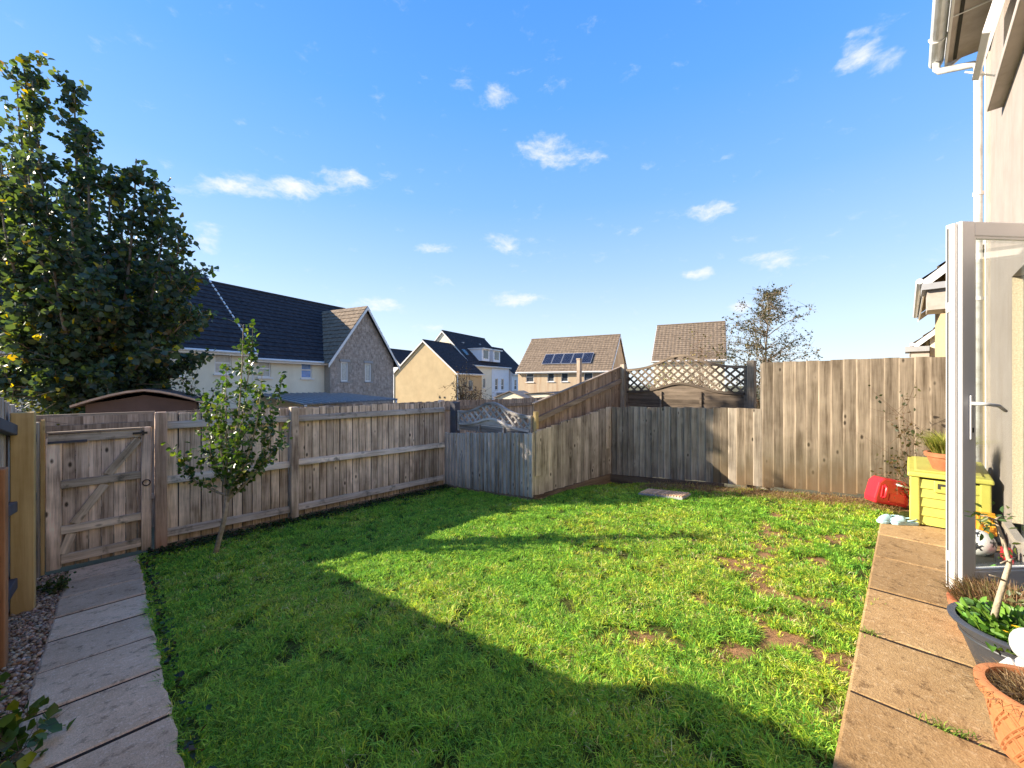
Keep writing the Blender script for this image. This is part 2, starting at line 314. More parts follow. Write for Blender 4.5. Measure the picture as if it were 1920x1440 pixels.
def paver(name, a, b_, speck, stain):
    m, nt, b = mat(name); v, rnd = objcoord(nt)
    n1 = noise(nt, v, 2.6, 6, .7); n2 = noise(nt, v, 38, 4, .75); n3 = noise(nt, v, 14, 5, .75); n4 = noise(nt, v, 160, 2, .6)
    c = mixc(nt, maprange(nt, n1.outputs[0], .3, .7), a, b_)
    c = mixc(nt, maprange(nt, n2.outputs[0], .54, .68, 0, .7), c, speck)
    c = mixc(nt, maprange(nt, n3.outputs[0], .55, .66, 0, .75), c, stain)
    c = mixc(nt, 1.0, c, maprange(nt, n4.outputs[0], .3, .7, .8, 1.18), 'MULTIPLY')
    c = mixc(nt, 1.0, c, maprange(nt, rnd, 0, 1, .80, 1.14), 'MULTIPLY')
    nt.links.new(c, b.inputs['Base Color']); b.inputs['Roughness'].default_value = .9; b.inputs['Specular IOR Level'].default_value = .25
    h = mathn(nt, 'ADD', n2.outputs[0], mathn(nt, 'ADD', n3.outputs[0], n4.outputs[0])); bump(nt, b, h, .5, .006); return m
M['paver'] = paver('buff_concrete', (.30,.18,.075), (.42,.275,.13), (.56,.40,.225), (.12,.065,.025))
M['pathslab'] = paver('grey_concrete', (.58,.385,.235), (.80,.565,.37), (.88,.68,.49), (.25,.155,.09))
def soilmat(name):
    m, nt, b = mat(name); p = worldpos(nt); n1 = noise(nt, p, 4, 6, .7); n2 = noise(nt, p, 45, 4, .7)
    c = mixc(nt, maprange(nt, n1.outputs[0], .3, .7), (.20,.105,.055), (.34,.19,.10)); c = mixc(nt, maprange(nt, n2.outputs[0], .4, .7), c, (.11,.07,.04))
    nt.links.new(c, b.inputs['Base Color']); b.inputs['Roughness'].default_value = 1; b.inputs['Specular IOR Level'].default_value = .1
    bump(nt, b, mathn(nt, 'ADD', n1.outputs[0], n2.outputs[0]), .8, .02); return m
M['soil'] = soilmat('reddish_soil')
def turfmat():
    m, nt, b = mat('turf_base'); p = worldpos(nt); at = nt.nodes.new('ShaderNodeAttribute'); at.attribute_name = 'Col'; n2 = noise(nt, p, 55, 4, .7); n3 = noise(nt, p, 9, 4, .7)
    c = mixc(nt, 1.0, at.outputs['Color'], maprange(nt, n2.outputs[0], .3, .7, .55, 1.3), 'MULTIPLY'); c = mixc(nt, 1.0, c, maprange(nt, n3.outputs[0], .3, .7, .75, 1.2), 'MULTIPLY')
    nt.links.new(c, b.inputs['Base Color']); b.inputs['Roughness'].default_value = 1; b.inputs['Specular IOR Level'].default_value = .1; bump(nt, b, n2.outputs[0], .8, .015); return m
M['turf'] = turfmat()
M['ground'] = plain('rough_ground', (.13,.12,.07), .95, .4, .6, .1)
def pebmat():
    m, nt, b = mat('pebble'); at = nt.nodes.new('ShaderNodeAttribute'); at.attribute_name = 'Col'
    nt.links.new(at.outputs['Color'], b.inputs['Base Color']); b.inputs['Roughness'].default_value = .8; return m
M['pebble'] = pebmat()

# ------------------------------------------------------------------ ground
def fbm(u, v, s=1.0):
    return (np.sin(u*2.1*s+1.3)*np.cos(v*1.7*s-.4)+.6*np.sin(u*4.3*s-v*3.1*s+.7)+.4*np.sin(u*8.7*s+v*6.9*s)+.3*np.cos(u*13.1*s-v*15.7*s+2.))/2.3
def vnoise(u, v, sc, seed, octs=3):
    r = np.zeros(np.broadcast(u, v).shape); amp = 1; tot = 0
    for o in range(octs):
        g = np.random.default_rng(seed*17+o).random((256,256)); x = np.asarray(u)*sc+37.3; y = np.asarray(v)*sc+51.7; i = np.floor(x).astype(int); j = np.floor(y).astype(int); fx = x-i; fy = y-j; fx = fx*fx*(3-2*fx); fy = fy*fy*(3-2*fy)
        a, b, c, d = g[i%256,j%256], g[(i+1)%256,j%256], g[i%256,(j+1)%256], g[(i+1)%256,(j+1)%256]; r += amp*((a*(1-fx)+b*fx)*(1-fy)+(c*(1-fx)+d*fx)*fy); tot += amp; amp *= .5; sc *= 2.1
    return r/tot
def bareness(u, v):
    # worn, patchy turf along the paving and the far fence
    wear = .34*np.exp(-((u-4.6)/1.5)**2-((v-.75)/.5)**2)+.22*np.exp(-((u-2.5)/.9)**2-((v-.35)/.35)**2)+.13*np.exp(-((u-3.2)/2.6)**2-((v-1.2)/1.2)**2)
    edge = np.clip((u-6.38)/.22, 0, 1)*np.clip((3.5-v)/.4, 0, 1)*.5
    n = vnoise(u, v, 4.6, 5, 5); return np.clip((n+wear+edge-.785)/.14, 0, 1)
def G(u, v):
    u = np.asarray(u, float); v = np.asarray(v, float)
    return -.09*np.clip(v-.02, 0, 6.9) - .12*np.exp(-((u-6.8)**2+(v-4.0)**2)/.7) + .012*fbm(u, v)*np.clip((v-.1)/.4, 0, 1)
def grid(name, u0, u1, v0, v1, nu, nv, fn, m):
    us = np.linspace(u0, u1, nu); vs = np.linspace(v0, v1, nv); U, V_ = np.meshgrid(us, vs, indexing='ij'); Z = fn(U, V_)
    P = np.stack([U.ravel(), V_.ravel(), Z.ravel()], 1); i, j = np.meshgrid(np.arange(nu-1), np.arange(nv-1), indexing='ij'); a = (i*nv+j).ravel()
    return npmesh(name, P, np.stack([a, a+nv, a+nv+1, a+1], 1), m, smooth=True)
def far(u, v):
    d = np.maximum(v-9, 0)+np.maximum(u-9, 0)*.35
    return -.72-np.clip(d*.22, 0, 1.7)
P_far = []
ax = np.concatenate([np.linspace(-900,-60,8), np.linspace(-50,90,71), np.linspace(100,900,9)])
U, V_ = np.meshgrid(ax, ax, indexing='ij'); Zf = far(U, V_); n_ = len(ax)
i, j = np.meshgrid(np.arange(n_-1), np.arange(n_-1), indexing='ij'); a_ = (i*n_+j).ravel()
tag(npmesh('ground', np.stack([U.ravel(), V_.ravel(), Zf.ravel()], 1), np.stack([a_, a_+n_, a_+n_+1, a_+1], 1), M['ground'], smooth=True), kind='structure')
def lawnbase():
    o = grid('lawn_soil', -.72, 7.02, -.66, 6.62, 300, 290, lambda u, v: G(u, v)-.035, M['turf']); me = o.data
    co = np.empty(len(me.vertices)*3, dtype=np.float32); me.vertices.foreach_get('co', co); co = co.reshape(-1,3); b = bareness(co[:,0], co[:,1])[:,None]
    th = vnoise(co[:,0], co[:,1], 3.0, 9)[:,None]; c = np.ones((len(co),4), dtype=np.float32)
    c[:,:3] = (np.array((.028,.045,.010))*(1-th)+np.array((.10,.105,.025))*th)*(1-b)+np.array((.28,.155,.075))*b
    c[co[:,0] < .21,:3] = (.035,.026,.02); a = me.color_attributes.new('Col', 'FLOAT_COLOR', 'POINT'); a.data.foreach_set('color', c.ravel()); tag(o, kind='structure')
lawnbase()

# paths: each slab a part of its path
path = tag(obj('garden_path', MB().box(-.335,-.6,-.07,.215,-.1,-.05), M['compost']), kind='structure')
def slab(parent, u0, u1, v0, v1, fn, th, m, rag=0):
    mb = MB(); c = .012; nn = 7; rs = random.Random(int(u0*77+v0*991))
    pts = []
    for k in range(nn+1): pts.append((u0+(u1-u0)*k/nn, v0))
    for k in range(nn+1): pts.append((u1+ (rs.uniform(-rag, rag) if 0 < k < nn else 0), v0+(v1-v0)*k/nn))
    for k in range(nn+1): pts.append((u1+(u0-u1)*k/nn, v1))
    for k in range(nn+1): pts.append((u0+ (rs.uniform(-rag, rag)*.4 if 0 < k < nn else 0), v1+(v0-v1)*k/nn))
    tw = rs.uniform(-.006, .006); tz = rs.uniform(-.004, .004); cu, cv = (u0+u1)/2, (v0+v1)/2
    zf = lambda u, v: fn(u, v)+tz+tw*(u-cu)
    n = len(pts); ins = [(cu+(u-cu)*(1-c/(abs(u1-u0)/2)), cv+(v-cv)*(1-c/(abs(v1-v0)/2))) for u, v in pts]
    vs = [(u, v, zf(u, v)-th) for u, v in pts]+[(u, v, zf(u, v)-.007) for u, v in pts]+[(u, v, zf(u, v)) for u, v in ins]
    fs = [(k, (k+1)%n, n+(k+1)%n, n+k) for k in range(n)]+[(n+k, n+(k+1)%n, 2*n+(k+1)%n, 2*n+k) for k in range(n)]+[tuple(range(2*n, 3*n))]
    mb.add(vs, fs); return obj('slab', mb, m, parent)
gl = lambda u, v: -.09*max(v-.02, 0)-.0
pj = [-.1, .42, .95, 1.52, 2.1, 2.67, 3.24, 3.8, 4.33, 4.86, 5.4, 5.95, 6.5]
for a, b in zip(pj, pj[1:]): slab(path, -.335, .215, a+.009, b-.009, gl, .06, M['pathslab'], .012); obj('joint', MB().obox((-.06, b, gl(0,b)-.03), (.265,0,0), (0,.011,-.001), (0,0,.025)), M['compost'], path)
pave = tag(obj('house_paving', MB().box(.25,-.63,-.035,5.86,.19,-.012).box(5.87,-.63,-.035,6.5,-.09,-.012), M['compost']), kind='structure')
uj = [.23, .6, 1.2, 1.85, 2.46, 3.1, 3.8, 4.52, 5.2, 5.86]
for a, b in zip(uj, uj[1:]): slab(pave, a+.007, b-.007, -.63, .2, lambda u, v: .0, .05, M['paver'], .004); obj('joint', MB().box(b-.009,-.625,-.011,b+.009,.19,-.005), M['compost'], pave)
slab(pave, 5.872, 6.5, -.63, -.08, lambda u, v: .0, .05, M['paver'], .004)

# ------------------------------------------------------------------ fences
def wedge(mb, axis, p, w, q, z0, z1, t1=.016, t0=.006, tilt=0, face=-1, jit=0, ch=0):
    """feather-edge board: axis 'x' runs along x at y=q, axis 'y' runs along y at x=q; front towards face*normal"""
    a, b = p, p+w
    A0, A1 = q, q+face*t1; B0, B1 = q-face*.001, q+face*t0
    sg = 1 if w > 0 else -1
    pts = [(a, A0), (b, B0), (b, B1), (a+sg*ch, A1), (a, A1-face*ch*.9)] if ch else [(a, A0), (b, B0), (b, B1), (a, A1)]
    if axis == 'y': pts = [(y, x) for x, y in pts]
    lo = [(x, y, z0+random.uniform(-jit, jit)) for x, y in pts]; zt = z1+random.uniform(-jit, jit); dz = tilt
    hi = [(x+ (dz if axis == 'x' else 0), y+(dz if axis == 'y' else 0), zt+random.uniform(-.002,.002)) for x, y in pts]
    n = len(pts); mb.add(lo+hi, [tuple(range(n-1,-1,-1)), tuple(range(n,2*n))]+[(i,(i+1)%n,n+(i+1)%n,n+i) for i in range(n)]); return mb
def rj(s): return random.uniform(-s, s)
# left fence with gate side (rails face the lawn)
F1 = thing('closeboard_fence', 'long brown closeboard fence with rails facing the lawn, beside the garden gate', 'fence', (.42,6.58,-.6))
for u0, u1, n in ((.48,1.86,12),(1.985,4.66,25)):
    w = (u1-u0)/n
    for k in range(n):
        mb = MB(); wedge(mb, 'x', u0+k*w+.002, w-.009+rj(.003), 6.592+rj(.006), -.55, 1.085+rj(.014), .016, .012, rj(.006)); obj('board', mb, M['w_left'], F1)
    obj('gap_shade_sheet', MB().box(u0,6.602,-.55,u1,6.612,1.07), M['w_dark'], F1)  # added dark sheet behind the boards, its colour stands for shade in the gaps
    for z in (.93, .245, -.42):
        mb = MB(); y0 = 6.515; s_ = rj(.012); e_ = rj(.02)
        mb.add([(u0-.01,6.58,z-.05+s_),(u1+.01,6.58,z-.05-s_),(u1+.01,y0,z-.045-s_),(u0-.01,y0,z-.045+s_),(u0-.01,6.58,z+.05+s_),(u1+.01,6.58,z+.05-s_),(u1+.01,y0+.03,z+.03-s_),(u0-.01,y0+.03,z+.03+s_)],
               [(3,2,1,0),(4,5,6,7),(0,1,5,4),(1,2,6,5),(2,3,7,6),(3,0,4,7)]); obj('rail', mb, M['w_rail'], F1, bevel=.006, seg=1)
    obj('gravel_board', MB().box(u0-.02,6.555,-.72,u1+.02,6.585,-.555), M['w_gravel'], F1)
obj('post', MB().box(.365,6.47,-.8,.478,6.59,1.10), M['w_post'], F1, bevel=.006, seg=1)
obj('post', MB().box(1.87,6.475,-.8,1.975,6.60,1.10), M['w_left'], F1, bevel=.006, seg=1)
obj('post', MB().box(4.62,6.60,-.8,4.72,6.70,1.12), M['w_left'], F1, bevel=.006, seg=1)
# gate
GT = thing('garden_gate', 'brown boarded ledged and braced garden gate with ring latch at the end of the path', 'gate', (-.1,6.56,-.5))
for k in range(8):
    mb = MB(); w = .80/8; u = -.49+k*w; mb.box(u+.003, 6.575+rj(.004), -.565, u+w-.003, 6.595, .90+rj(.006)); obj('board', mb, M['w_left'], GT, bevel=.003, seg=1)
obj('stile', MB().box(.245,6.53,-.57,.335,6.573,.925), M['w_left'], GT, bevel=.004, seg=1)
obj('stile', MB().box(-.505,6.54,-.57,-.40,6.573,.86), M['w_left'], GT, bevel=.004, seg=1)
for z, hh, ul in ((.85,.05,-.49),(.345,.045,-.398),(-.155,.045,-.398),(-.47,.05,-.398)):
    obj('ledge', MB().add([(ul,6.57,z-hh),(.243,6.57,z-hh+.01),(.243,6.535,z-hh+.01),(ul,6.535,z-hh),(ul,6.57,z+hh),(.243,6.57,z+hh+.01),(.243,6.54,z+hh+.005),(ul,6.54,z+hh-.005)],
        [(3,2,1,0),(4,5,6,7),(0,1,5,4),(1,2,6,5),(2,3,7,6),(3,0,4,7)]), M['w_rail'], GT, bevel=.004, seg=1)
def brace(a, b, w=.04):
    a = Vector((a[0],6.557,a[1])); b = Vector((b[0],6.557,b[1])); d = b-a; c = (a+b)/2; h = d.length/2
    o = obj('brace', MB().box(c.x-h,c.y-.013,c.z-w,c.x+h,c.y+.013,c.z+w), M['w_rail'], GT, c, bevel=.003, seg=1); o.rotation_euler = (0, -math.atan2(d.z, d.x), 0)
brace((-.04,.40),(.225,.79)); brace((-.30,-.10),(-.06,.295)); brace((-.385,-.42),(-.32,-.205))
obj('capping', MB().box(-.50,6.53,.905,.24,6.60,.925), M['w_warmx'], GT)
mb = MB(); mb.tube([(.29+.035*math.cos(a),6.515,.255+.035*math.sin(a)) for a in np.linspace(0,2*math.pi,17)], .006, 6, False); obj('ring_latch', mb, M['iron'], GT)
obj('bolt', MB().box(.17,6.522,.845,.30,6.534,.87).box(.25,6.515,.83,.27,6.534,.885), M['iron'], GT)
obj('hinge_strap', MB().box(-.49,6.523,.80,-.20,6.534,.825), M['w_dark'], GT)
GP = thing('gate_post', 'mossy weathered post on the hinge side of the garden gate', 'post', (-.6,6.55,-.6))
obj('post_shaft', MB().box(-.69,6.47,-.8,-.545,6.60,1.04), M['w_mid'], GP, bevel=.008, seg=1); obj('stop_strip', MB().box(-.54,6.55,-.6,-.512,6.60,1.06), M['w_new'], GP)
LB = obj('lintel_bar', MB().box(-.62,6.56,1.085,.37,6.60,1.112), M['w_warmx'], None, (-.1,6.58,1.085)); tag(LB, 'thin pale timber bar spanning above the garden gate', 'timber bar')
# left return fence beside the path
F2 = thing('side_fence', 'dark closeboard fence seen edge on at the far left beside the path', 'fence', (-.6,3,-.3))
ztop = lambda v: 1.09+(6.6-v)*.165 if v > 3.9 else 1.82
for v0, v1, m in ((4.19,5.36,'w_grey'),(5.36,6.50,'w_grey'),(3.9,4.19,'w_mid'),(1.75,3.9,'w_mid'),(-.65,1.75,'w_mid'),(-3.0,-.65,'w_mid')):
    n = int((v1-v0)/.115); w = (v1-v0)/n
    for k in range(n):
        v = v0+k*w; obj('board', wedge(MB(), 'y', v, w+.004, -.635+rj(.003), gl(0, v)-.08, ztop(v)+rj(.012), .014, .01, 0, 1), M[m], F2)
    for q in (.86, .5, .14):
        za, zb = gl(0,v0)+(ztop(v0)-gl(0,v0))*q, gl(0,v1)+(ztop(v1)-gl(0,v1))*q
        obj('rail', MB().add([(-.615,v0-.03,za-.045),(-.56,v0-.03,za-.045),(-.56,v1+.03,zb-.045),(-.615,v1+.03,zb-.045),(-.615,v0-.03,za+.045),(-.56,v0-.03,za+.045),(-.56,v1+.03,zb+.045),(-.615,v1+.03,zb+.045)], [(3,2,1,0),(4,5,6,7),(0,1,5,4),(1,2,6,5),(2,3,7,6),(3,0,4,7)]), M['w_dark'], F2, bevel=.006, seg=1)
for v in (1.75,-.65): obj('post', MB().box(-.62,v-.05,-.5,-.52,v+.05,ztop(v)+.03), M['w_mid'], F2, bevel=.006, seg=1)
NP = obj('timber_post', MB().box(-.60,5.285,-.75,-.47,5.40,1.205), M['w_new'], None, (-.53,5.34,-.49), bevel=.005, seg=1); tag(NP, 'new yellow timber post standing in the gravel left of the gate', 'post')
OP = obj('spur_post', MB().box(-.60,4.10,-.7,-.485,4.22,.90), M['w_orange'], None, (-.54,4.16,-.38), bevel=.006, seg=1); tag(OP, 'short orange brown spur post at the left edge by the gravel', 'post')
# low corner fence A-B (silvered)
F3 = thing('low_fence', 'silvered low feather edge fence at the far left corner of the lawn', 'fence', (4.7,5.4,-.5))
n = 24; w = 2.36/n
for k in range(n):
    v = 4.2+k*w; zt = .665-(v-4.2)*.085; obj('board', wedge(MB(), 'y', v, w+.012, 4.70+rj(.005), gl(0,v)+.02+rj(.006), zt+rj(.010), .032, .006, rj(.003)), M['w_grey'], F3)
mb = MB(); mb.add([(4.69,4.2,-.62),(4.72,4.2,-.62),(4.72,6.58,-.82),(4.69,6.58,-.82),(4.69,4.2,-.355),(4.72,4.2,-.355),(4.72,6.58,-.545),(4.69,6.58,-.545)], [(3,2,1,0),(4,5,6,7),(0,1,5,4),(1,2,6,5),(2,3,7,6),(3,0,4,7)]); obj('gravel_board', mb, M['w_gravely'], F3)
for z in (.45,-.2): obj('rail', MB().add([(4.735,4.22,z),(4.77,4.22,z),(4.77,6.56,z-.2),(4.735,6.56,z-.2),(4.735,4.22,z+.08),(4.77,4.22,z+.08),(4.77,6.56,z-.12),(4.735,6.56,z-.12)], [(3,2,1,0),(4,5,6,7),(0,1,5,4),(1,2,6,5),(2,3,7,6),(3,0,4,7)]), M['w_mid'], F3)
# stepped fence B-C
F4 = thing('stepped_fence', 'grey brown feather edge fence whose board tops rise in steps below the sloping fence', 'fence', (5.8,4.2,-.4))
n = 20; w = 2.3/n
for k in range(n):
    u = 4.70+k*w; zt = .69+.30*(k/(n-1)); obj('board', wedge(MB(), 'x', u+w+.0, -w-.014, 4.215+rj(.004), -.325+rj(.008), zt+rj(.012), .036, .006, rj(.003)), M['w_midy'], F4)
obj('gravel_board', MB().box(4.70,4.175,-.62,7.0,4.20,-.335), M['w_gravel'], F4)
obj('patch_board', wedge(MB(), 'x', 6.93, -.11, 4.185, .18, .985, .014, .012), M['w_midy'], F4); obj('patch_board', wedge(MB(), 'x', 4.86, -.12, 4.185, -.02, .70, .014, .012), M['w_midy'], F4)
# far fence C-D : low part and tall part
F5 = thing('low_back_fence', 'lower grey brown stretch of feather edge fence below the second arched trellis', 'fence', (7.0,2.9,-.3))
n = 22; w = (4.16-1.57)/n
for k in range(n):
    v = 1.57+k*w; obj('board', wedge(MB(), 'y', v+w, -w-.012, 7.012+rj(.004), gl(0,v)+.02+rj(.012), 1.07-(v-1.57)*.03+rj(.012), .032, .006, rj(.003), ch=.012), M['w_mid' if v > 2.3 or k % 3 == 0 else 'w_tan'], F5)
obj('gravel_board', MB().add([(6.965,2.1,-.6),(6.995,2.1,-.6),(6.995,4.17,-.7),(6.965,4.17,-.7),(6.965,2.1,-.165),(6.995,2.1,-.165),(6.995,4.17,-.345),(6.965,4.17,-.345)], [(3,2,1,0),(4,5,6,7),(0,1,5,4),(1,2,6,5),(2,3,7,6),(3,0,4,7)]), M['w_gravely'], F5)
for z in (.75,.1): obj('rail', MB().box(7.02,1.5,z,7.07,4.2,z+.08), M['w_mid'], F5)
F6 = thing('tall_back_fence', 'tall sunlit tan feather edge fence between the trellis and the house', 'fence', (7.0,.5,-.05))
n = 16; w = (1.565+.60)/n
for k in range(n):
    v = -.60+k*w; obj('board', wedge(MB(), 'y', v+w, -w-.012, 7.008+rj(.004), gl(0,v)+.01+rj(.012), 1.775+rj(.006), .034, .006, rj(.004), ch=.016), M['w_tan'], F6)
for z in (1.5,.8,.2): obj('rail', MB().box(7.02,-.6,z,7.07,1.56,z+.08), M['w_mid'], F6)
obj('post', MB().box(7.02,1.49,-.4,7.13,1.60,1.76), M['w_mid'], F6)
# neighbour's sloping fence behind B-C
F7 = thing('sloping_fence', 'warm brown neighbour fence with capped sloping top rising to the right', 'fence', (6.2,4.3,0))
tz = lambda u: 1.12+(u-4.84)*.2455
n = 21; w = (7.62-4.84)/n
for k in range(n):
    u = 4.84+k*w; b_ = MB(); y0 = 4.30+rj(.003); z0, z1 = tz(u), tz(u+w)
    b_.add([(u+.002,y0,-.4),(u+w-.002,y0,-.4),(u+w-.002,y0+.016,-.4),(u+.002,y0+.016,-.4),(u+.002,y0,z0),(u+w-.002,y0,z1),(u+w-.002,y0+.016,z1),(u+.002,y0+.016,z0)], [(3,2,1,0),(4,5,6,7),(0,1,5,4),(1,2,6,5),(2,3,7,6),(3,0,4,7)]); obj('board', b_, M['w_warm'], F7)
def slope_bar(dz, h, y0, y1, u0=4.82, u1=7.62):
    b_ = MB(); b_.add([(u0,y0,tz(u0)+dz),(u1,y0,tz(u1)+dz),(u1,y1,tz(u1)+dz),(u0,y1,tz(u0)+dz),(u0,y0,tz(u0)+dz+h),(u1,y0,tz(u1)+dz+h),(u1,y1,tz(u1)+dz+h),(u0,y1,tz(u0)+dz+h)], [(3,2,1,0),(4,5,6,7),(0,1,5,4),(1,2,6,5),(2,3,7,6),(3,0,4,7)]); return b_
obj('capping', slope_bar(.002, .022, 4.275, 4.335), M['w_warmx'], F7); obj('rail', slope_bar(-.31, .085, 4.255, 4.296), M['w_warmx'], F7)
obj('post', MB().box(7.56,4.20,-.5,7.66,4.30,1.86), M['w_mid'], F7, bevel=.005, seg=1); obj('post', MB().box(4.80,4.225,-.4,4.86,4.29,1.0), M['w_new'], F7)
# alley fence behind
F8 = thing('alley_fence', 'long pale brown fence across the alley, only its board tops showing above the near fence', 'fence', (5,8.2,-.7))
n = 165; w = .112
for k in range(n):
    u = -3.2+k*w; obj('board', wedge(MB(), 'x', u, w+.008, 8.2+rj(.004), -.75, 1.02+rj(.012), .016, .006, rj(.003)), M['w_alley'], F8)
obj('rail', MB().box(-3.2,8.15,.80,15.2,8.183,.88), M['w_alley'], F8); obj('rail', MB().box(-3.2,8.15,-.3,15.2,8.183,-.22), M['w_alley'], F8)
# arched trellis panels (run along y)
def trellis(name, label, x, v0, v1, zb, ze, rise, m, mp, zmid, group):
    T = thing(name, label, 'trellis panel', (x,(v0+v1)/2,zb), group)
    f = lambda t: rise*(math.exp(-((t-.5)/.23)**2)-.009)
    N = 24; zt = lambda t: ze+f(t); zl = lambda t: zmid+f(t)*.72
    def curve(zf, w, d0, d1):
        vs = []; fs = []
        for k in range(N+1):
            t = k/N; v = v0+(v1-v0)*t; z = zf(t); vs += [(x+d0,v,z-w),(x+d1,v,z-w),(x+d1,v,z),(x+d0,v,z)]
        for k in range(N):
            a = k*4
            for q in range(4): fs.append((a+q, a+(q+1)%4, a+4+(q+1)%4, a+4+q))
        fs += [(3,2,1,0), (N*4,N*4+1,N*4+2,N*4+3)]; return MB().add(vs, fs)
    obj('top_rail', curve(zt, .045, -.025, .025), m, T); obj('middle_rail', curve(zl, .04, -.028, .02), m, T)
    L_ = v1-v0
    for s_, d in ((1,-.012),(-1,.012)):
        pitch = .165; c = -1.0
        while c < L_+1.0:
            # slat  v = v0 + c + s*(z - zb); clip between middle and top rail by sampling
            pts = []
            for q in range(60):
                z = zb+q*.02; v = v0+c+s_*(z-zb)*1.15; t = (v-v0)/L_
                if 0 <= t <= 1 and zl(t)-.02 < z < zt(t)-.02: pts.append((v, z))
            if len(pts) > 2:
                (va, za), (vb, zc) = pts[0], pts[-1]
                a = Vector((x+d,va,za)); b = Vector((x+d,vb,zc)); dd = b-a; nn = dd.cross(Vector((1,0,0))).normalized()
                obj('slat', MB().obox((a+b)/2, dd/2, Vector((.007,0,0)), nn*.017), m, T)
            c += pitch
    # lap boards below the middle rail
    nb = 4; h = (zmid-zb)/nb*1.0
    for k in range(nb): obj('lap_board', MB().add([(x+.012,v0,zb+k*h),(x+.024,v0,zb+k*h),(x+.004,v0,zb+(k+1)*h+.015),(x-.008,v0,zb+(k+1)*h+.015),(x+.012,v1,zb+k*h),(x+.024,v1,zb+k*h),(x+.004,v1,zb+(k+1)*h+.015),(x-.008,v1,zb+(k+1)*h+.015)], [(0,1,2,3),(7,6,5,4),(0,4,5,1),(1,5,6,2),(2,6,7,3),(3,7,4,0)]), m, T)
    # infill under the arch of the middle rail
    poly = [(x+.002, v0+L_*t, zl(t)-.03) for t in np.linspace(.2,.8,13)]+[(x+.002, v0+L_*.8, zmid-.02),(x+.002, v0+L_*.2, zmid-.02)]
    obj('arch_board', MB().prism(poly, (.012,0,0)), m, T)
    for v in (v0+L_*.33, v0+L_*.67): obj('batten', MB().box(x-.03,v-.018,zb,x-.012,v+.018,zmid), m, T)
    for v in (v0, v1): obj('side_rail', MB().box(x-.028,v-.02,zb-.02,x+.028,v+.02,ze), m, T)
    return T
T1 = trellis('arched_trellis', 'small silvered arched trellis panel above the low corner fence', 4.79, 4.33, 6.22, .56, .93, .20, M['w_latg'], M['w_dark'], .70, 'arched trellis panels')
T2 = trellis('arched_trellis', 'brown arched trellis panel against the sky left of the tall fence', 7.60, 1.95, 4.15, .98, 1.76, .25, M['w_lat'], M['w_mid'], 1.30, 'arched trellis panels')
cp = obj('corner_post', MB().box(4.735,6.27,-.8,4.85,6.45,1.09), M['w_dark'], None, (4.79,6.38,-.6), bevel=.006, seg=1); tag(cp, 'dark blue grey post at the left end of the small trellis panel', 'post')
tp = obj('trellis_post', MB().box(7.50,1.80,-.4,7.66,1.91,1.84), M['w_mid'], None, (7.58,1.85,-.3), bevel=.006, seg=1); tag(tp, 'weathered post at the right end of the brown trellis panel', 'post')

# ------------------------------------------------------------------ building helpers
def wallgrid(mb, o, r, u, Wd, H, holes, nrm, depth=.12):
    """rectangular wall face with openings (x0,x1,z0,z1) and reveals going inwards (-nrm)"""
    o, r, u, nrm = map(Vector, (o, r, u, nrm))
    xs = sorted({0, Wd, *[q for h in holes for q in h[:2]]}); zs = sorted({0, H, *[q for h in holes for q in h[2:]]})
    for a, b in zip(xs, xs[1:]):
        for c, d in zip(zs, zs[1:]):
            if any(h[0] <= (a+b)/2 <= h[1] and h[2] <= (c+d)/2 <= h[3] for h in holes): continue
            mb.add([o+r*a+u*c, o+r*b+u*c, o+r*b+u*d, o+r*a+u*d], [(0,1,2,3)])
    for x0, x1, z0, z1 in holes:
        p = [o+r*x0+u*z0, o+r*x1+u*z0, o+r*x1+u*z1, o+r*x0+u*z1]; q = [k-nrm*depth for k in p]
        mb.add(p+q, [(0,4,5,1),(1,5,6,2),(2,6,7,3),(3,7,4,0)])
    return mb
def window(parent, o, r, u, nrm, h, pm, split=None, depth=.08, fw=.06, sill=True, fm='white'):
    o, r, u, nrm = map(Vector, (o, r, u, nrm)); x0, x1, z0, z1 = h; cx, cz = (x0+x1)/2, (z0+z1)/2; d = nrm*.025
    c = lambda x, z, dd=0: o+r*x+u*z-nrm*(depth-dd)
    mb = MB()
    for xx in (x0+fw/2, x1-fw/2): mb.obox(c(xx, cz), r*fw/2, u*(z1-z0)/2, d)
    for zz in (z0+fw/2, z1-fw/2): mb.obox(c(cx, zz), r*((x1-x0)/2-fw), u*fw/2, d)
    if split: mb.obox(c(cx, z0+(z1-z0)*split, .004), r*((x1-x0)/2-fw), u*fw*.55, d)
    f = obj('window', mb, M[fm], parent)
    obj('pane', MB().obox(c(cx, cz, -.012), r*((x1-x0)/2-fw*.8), u*((z1-z0)/2-fw*.8), nrm*.006), M[pm], f)
    if sill: obj('sill', MB().obox(o+r*cx+u*(z0-.035)+nrm*.03, r*((x1-x0)/2+.06), u*.032, nrm*.06), M['stonegrey'] if sill == 'grey' else M[fm], f)
    return f
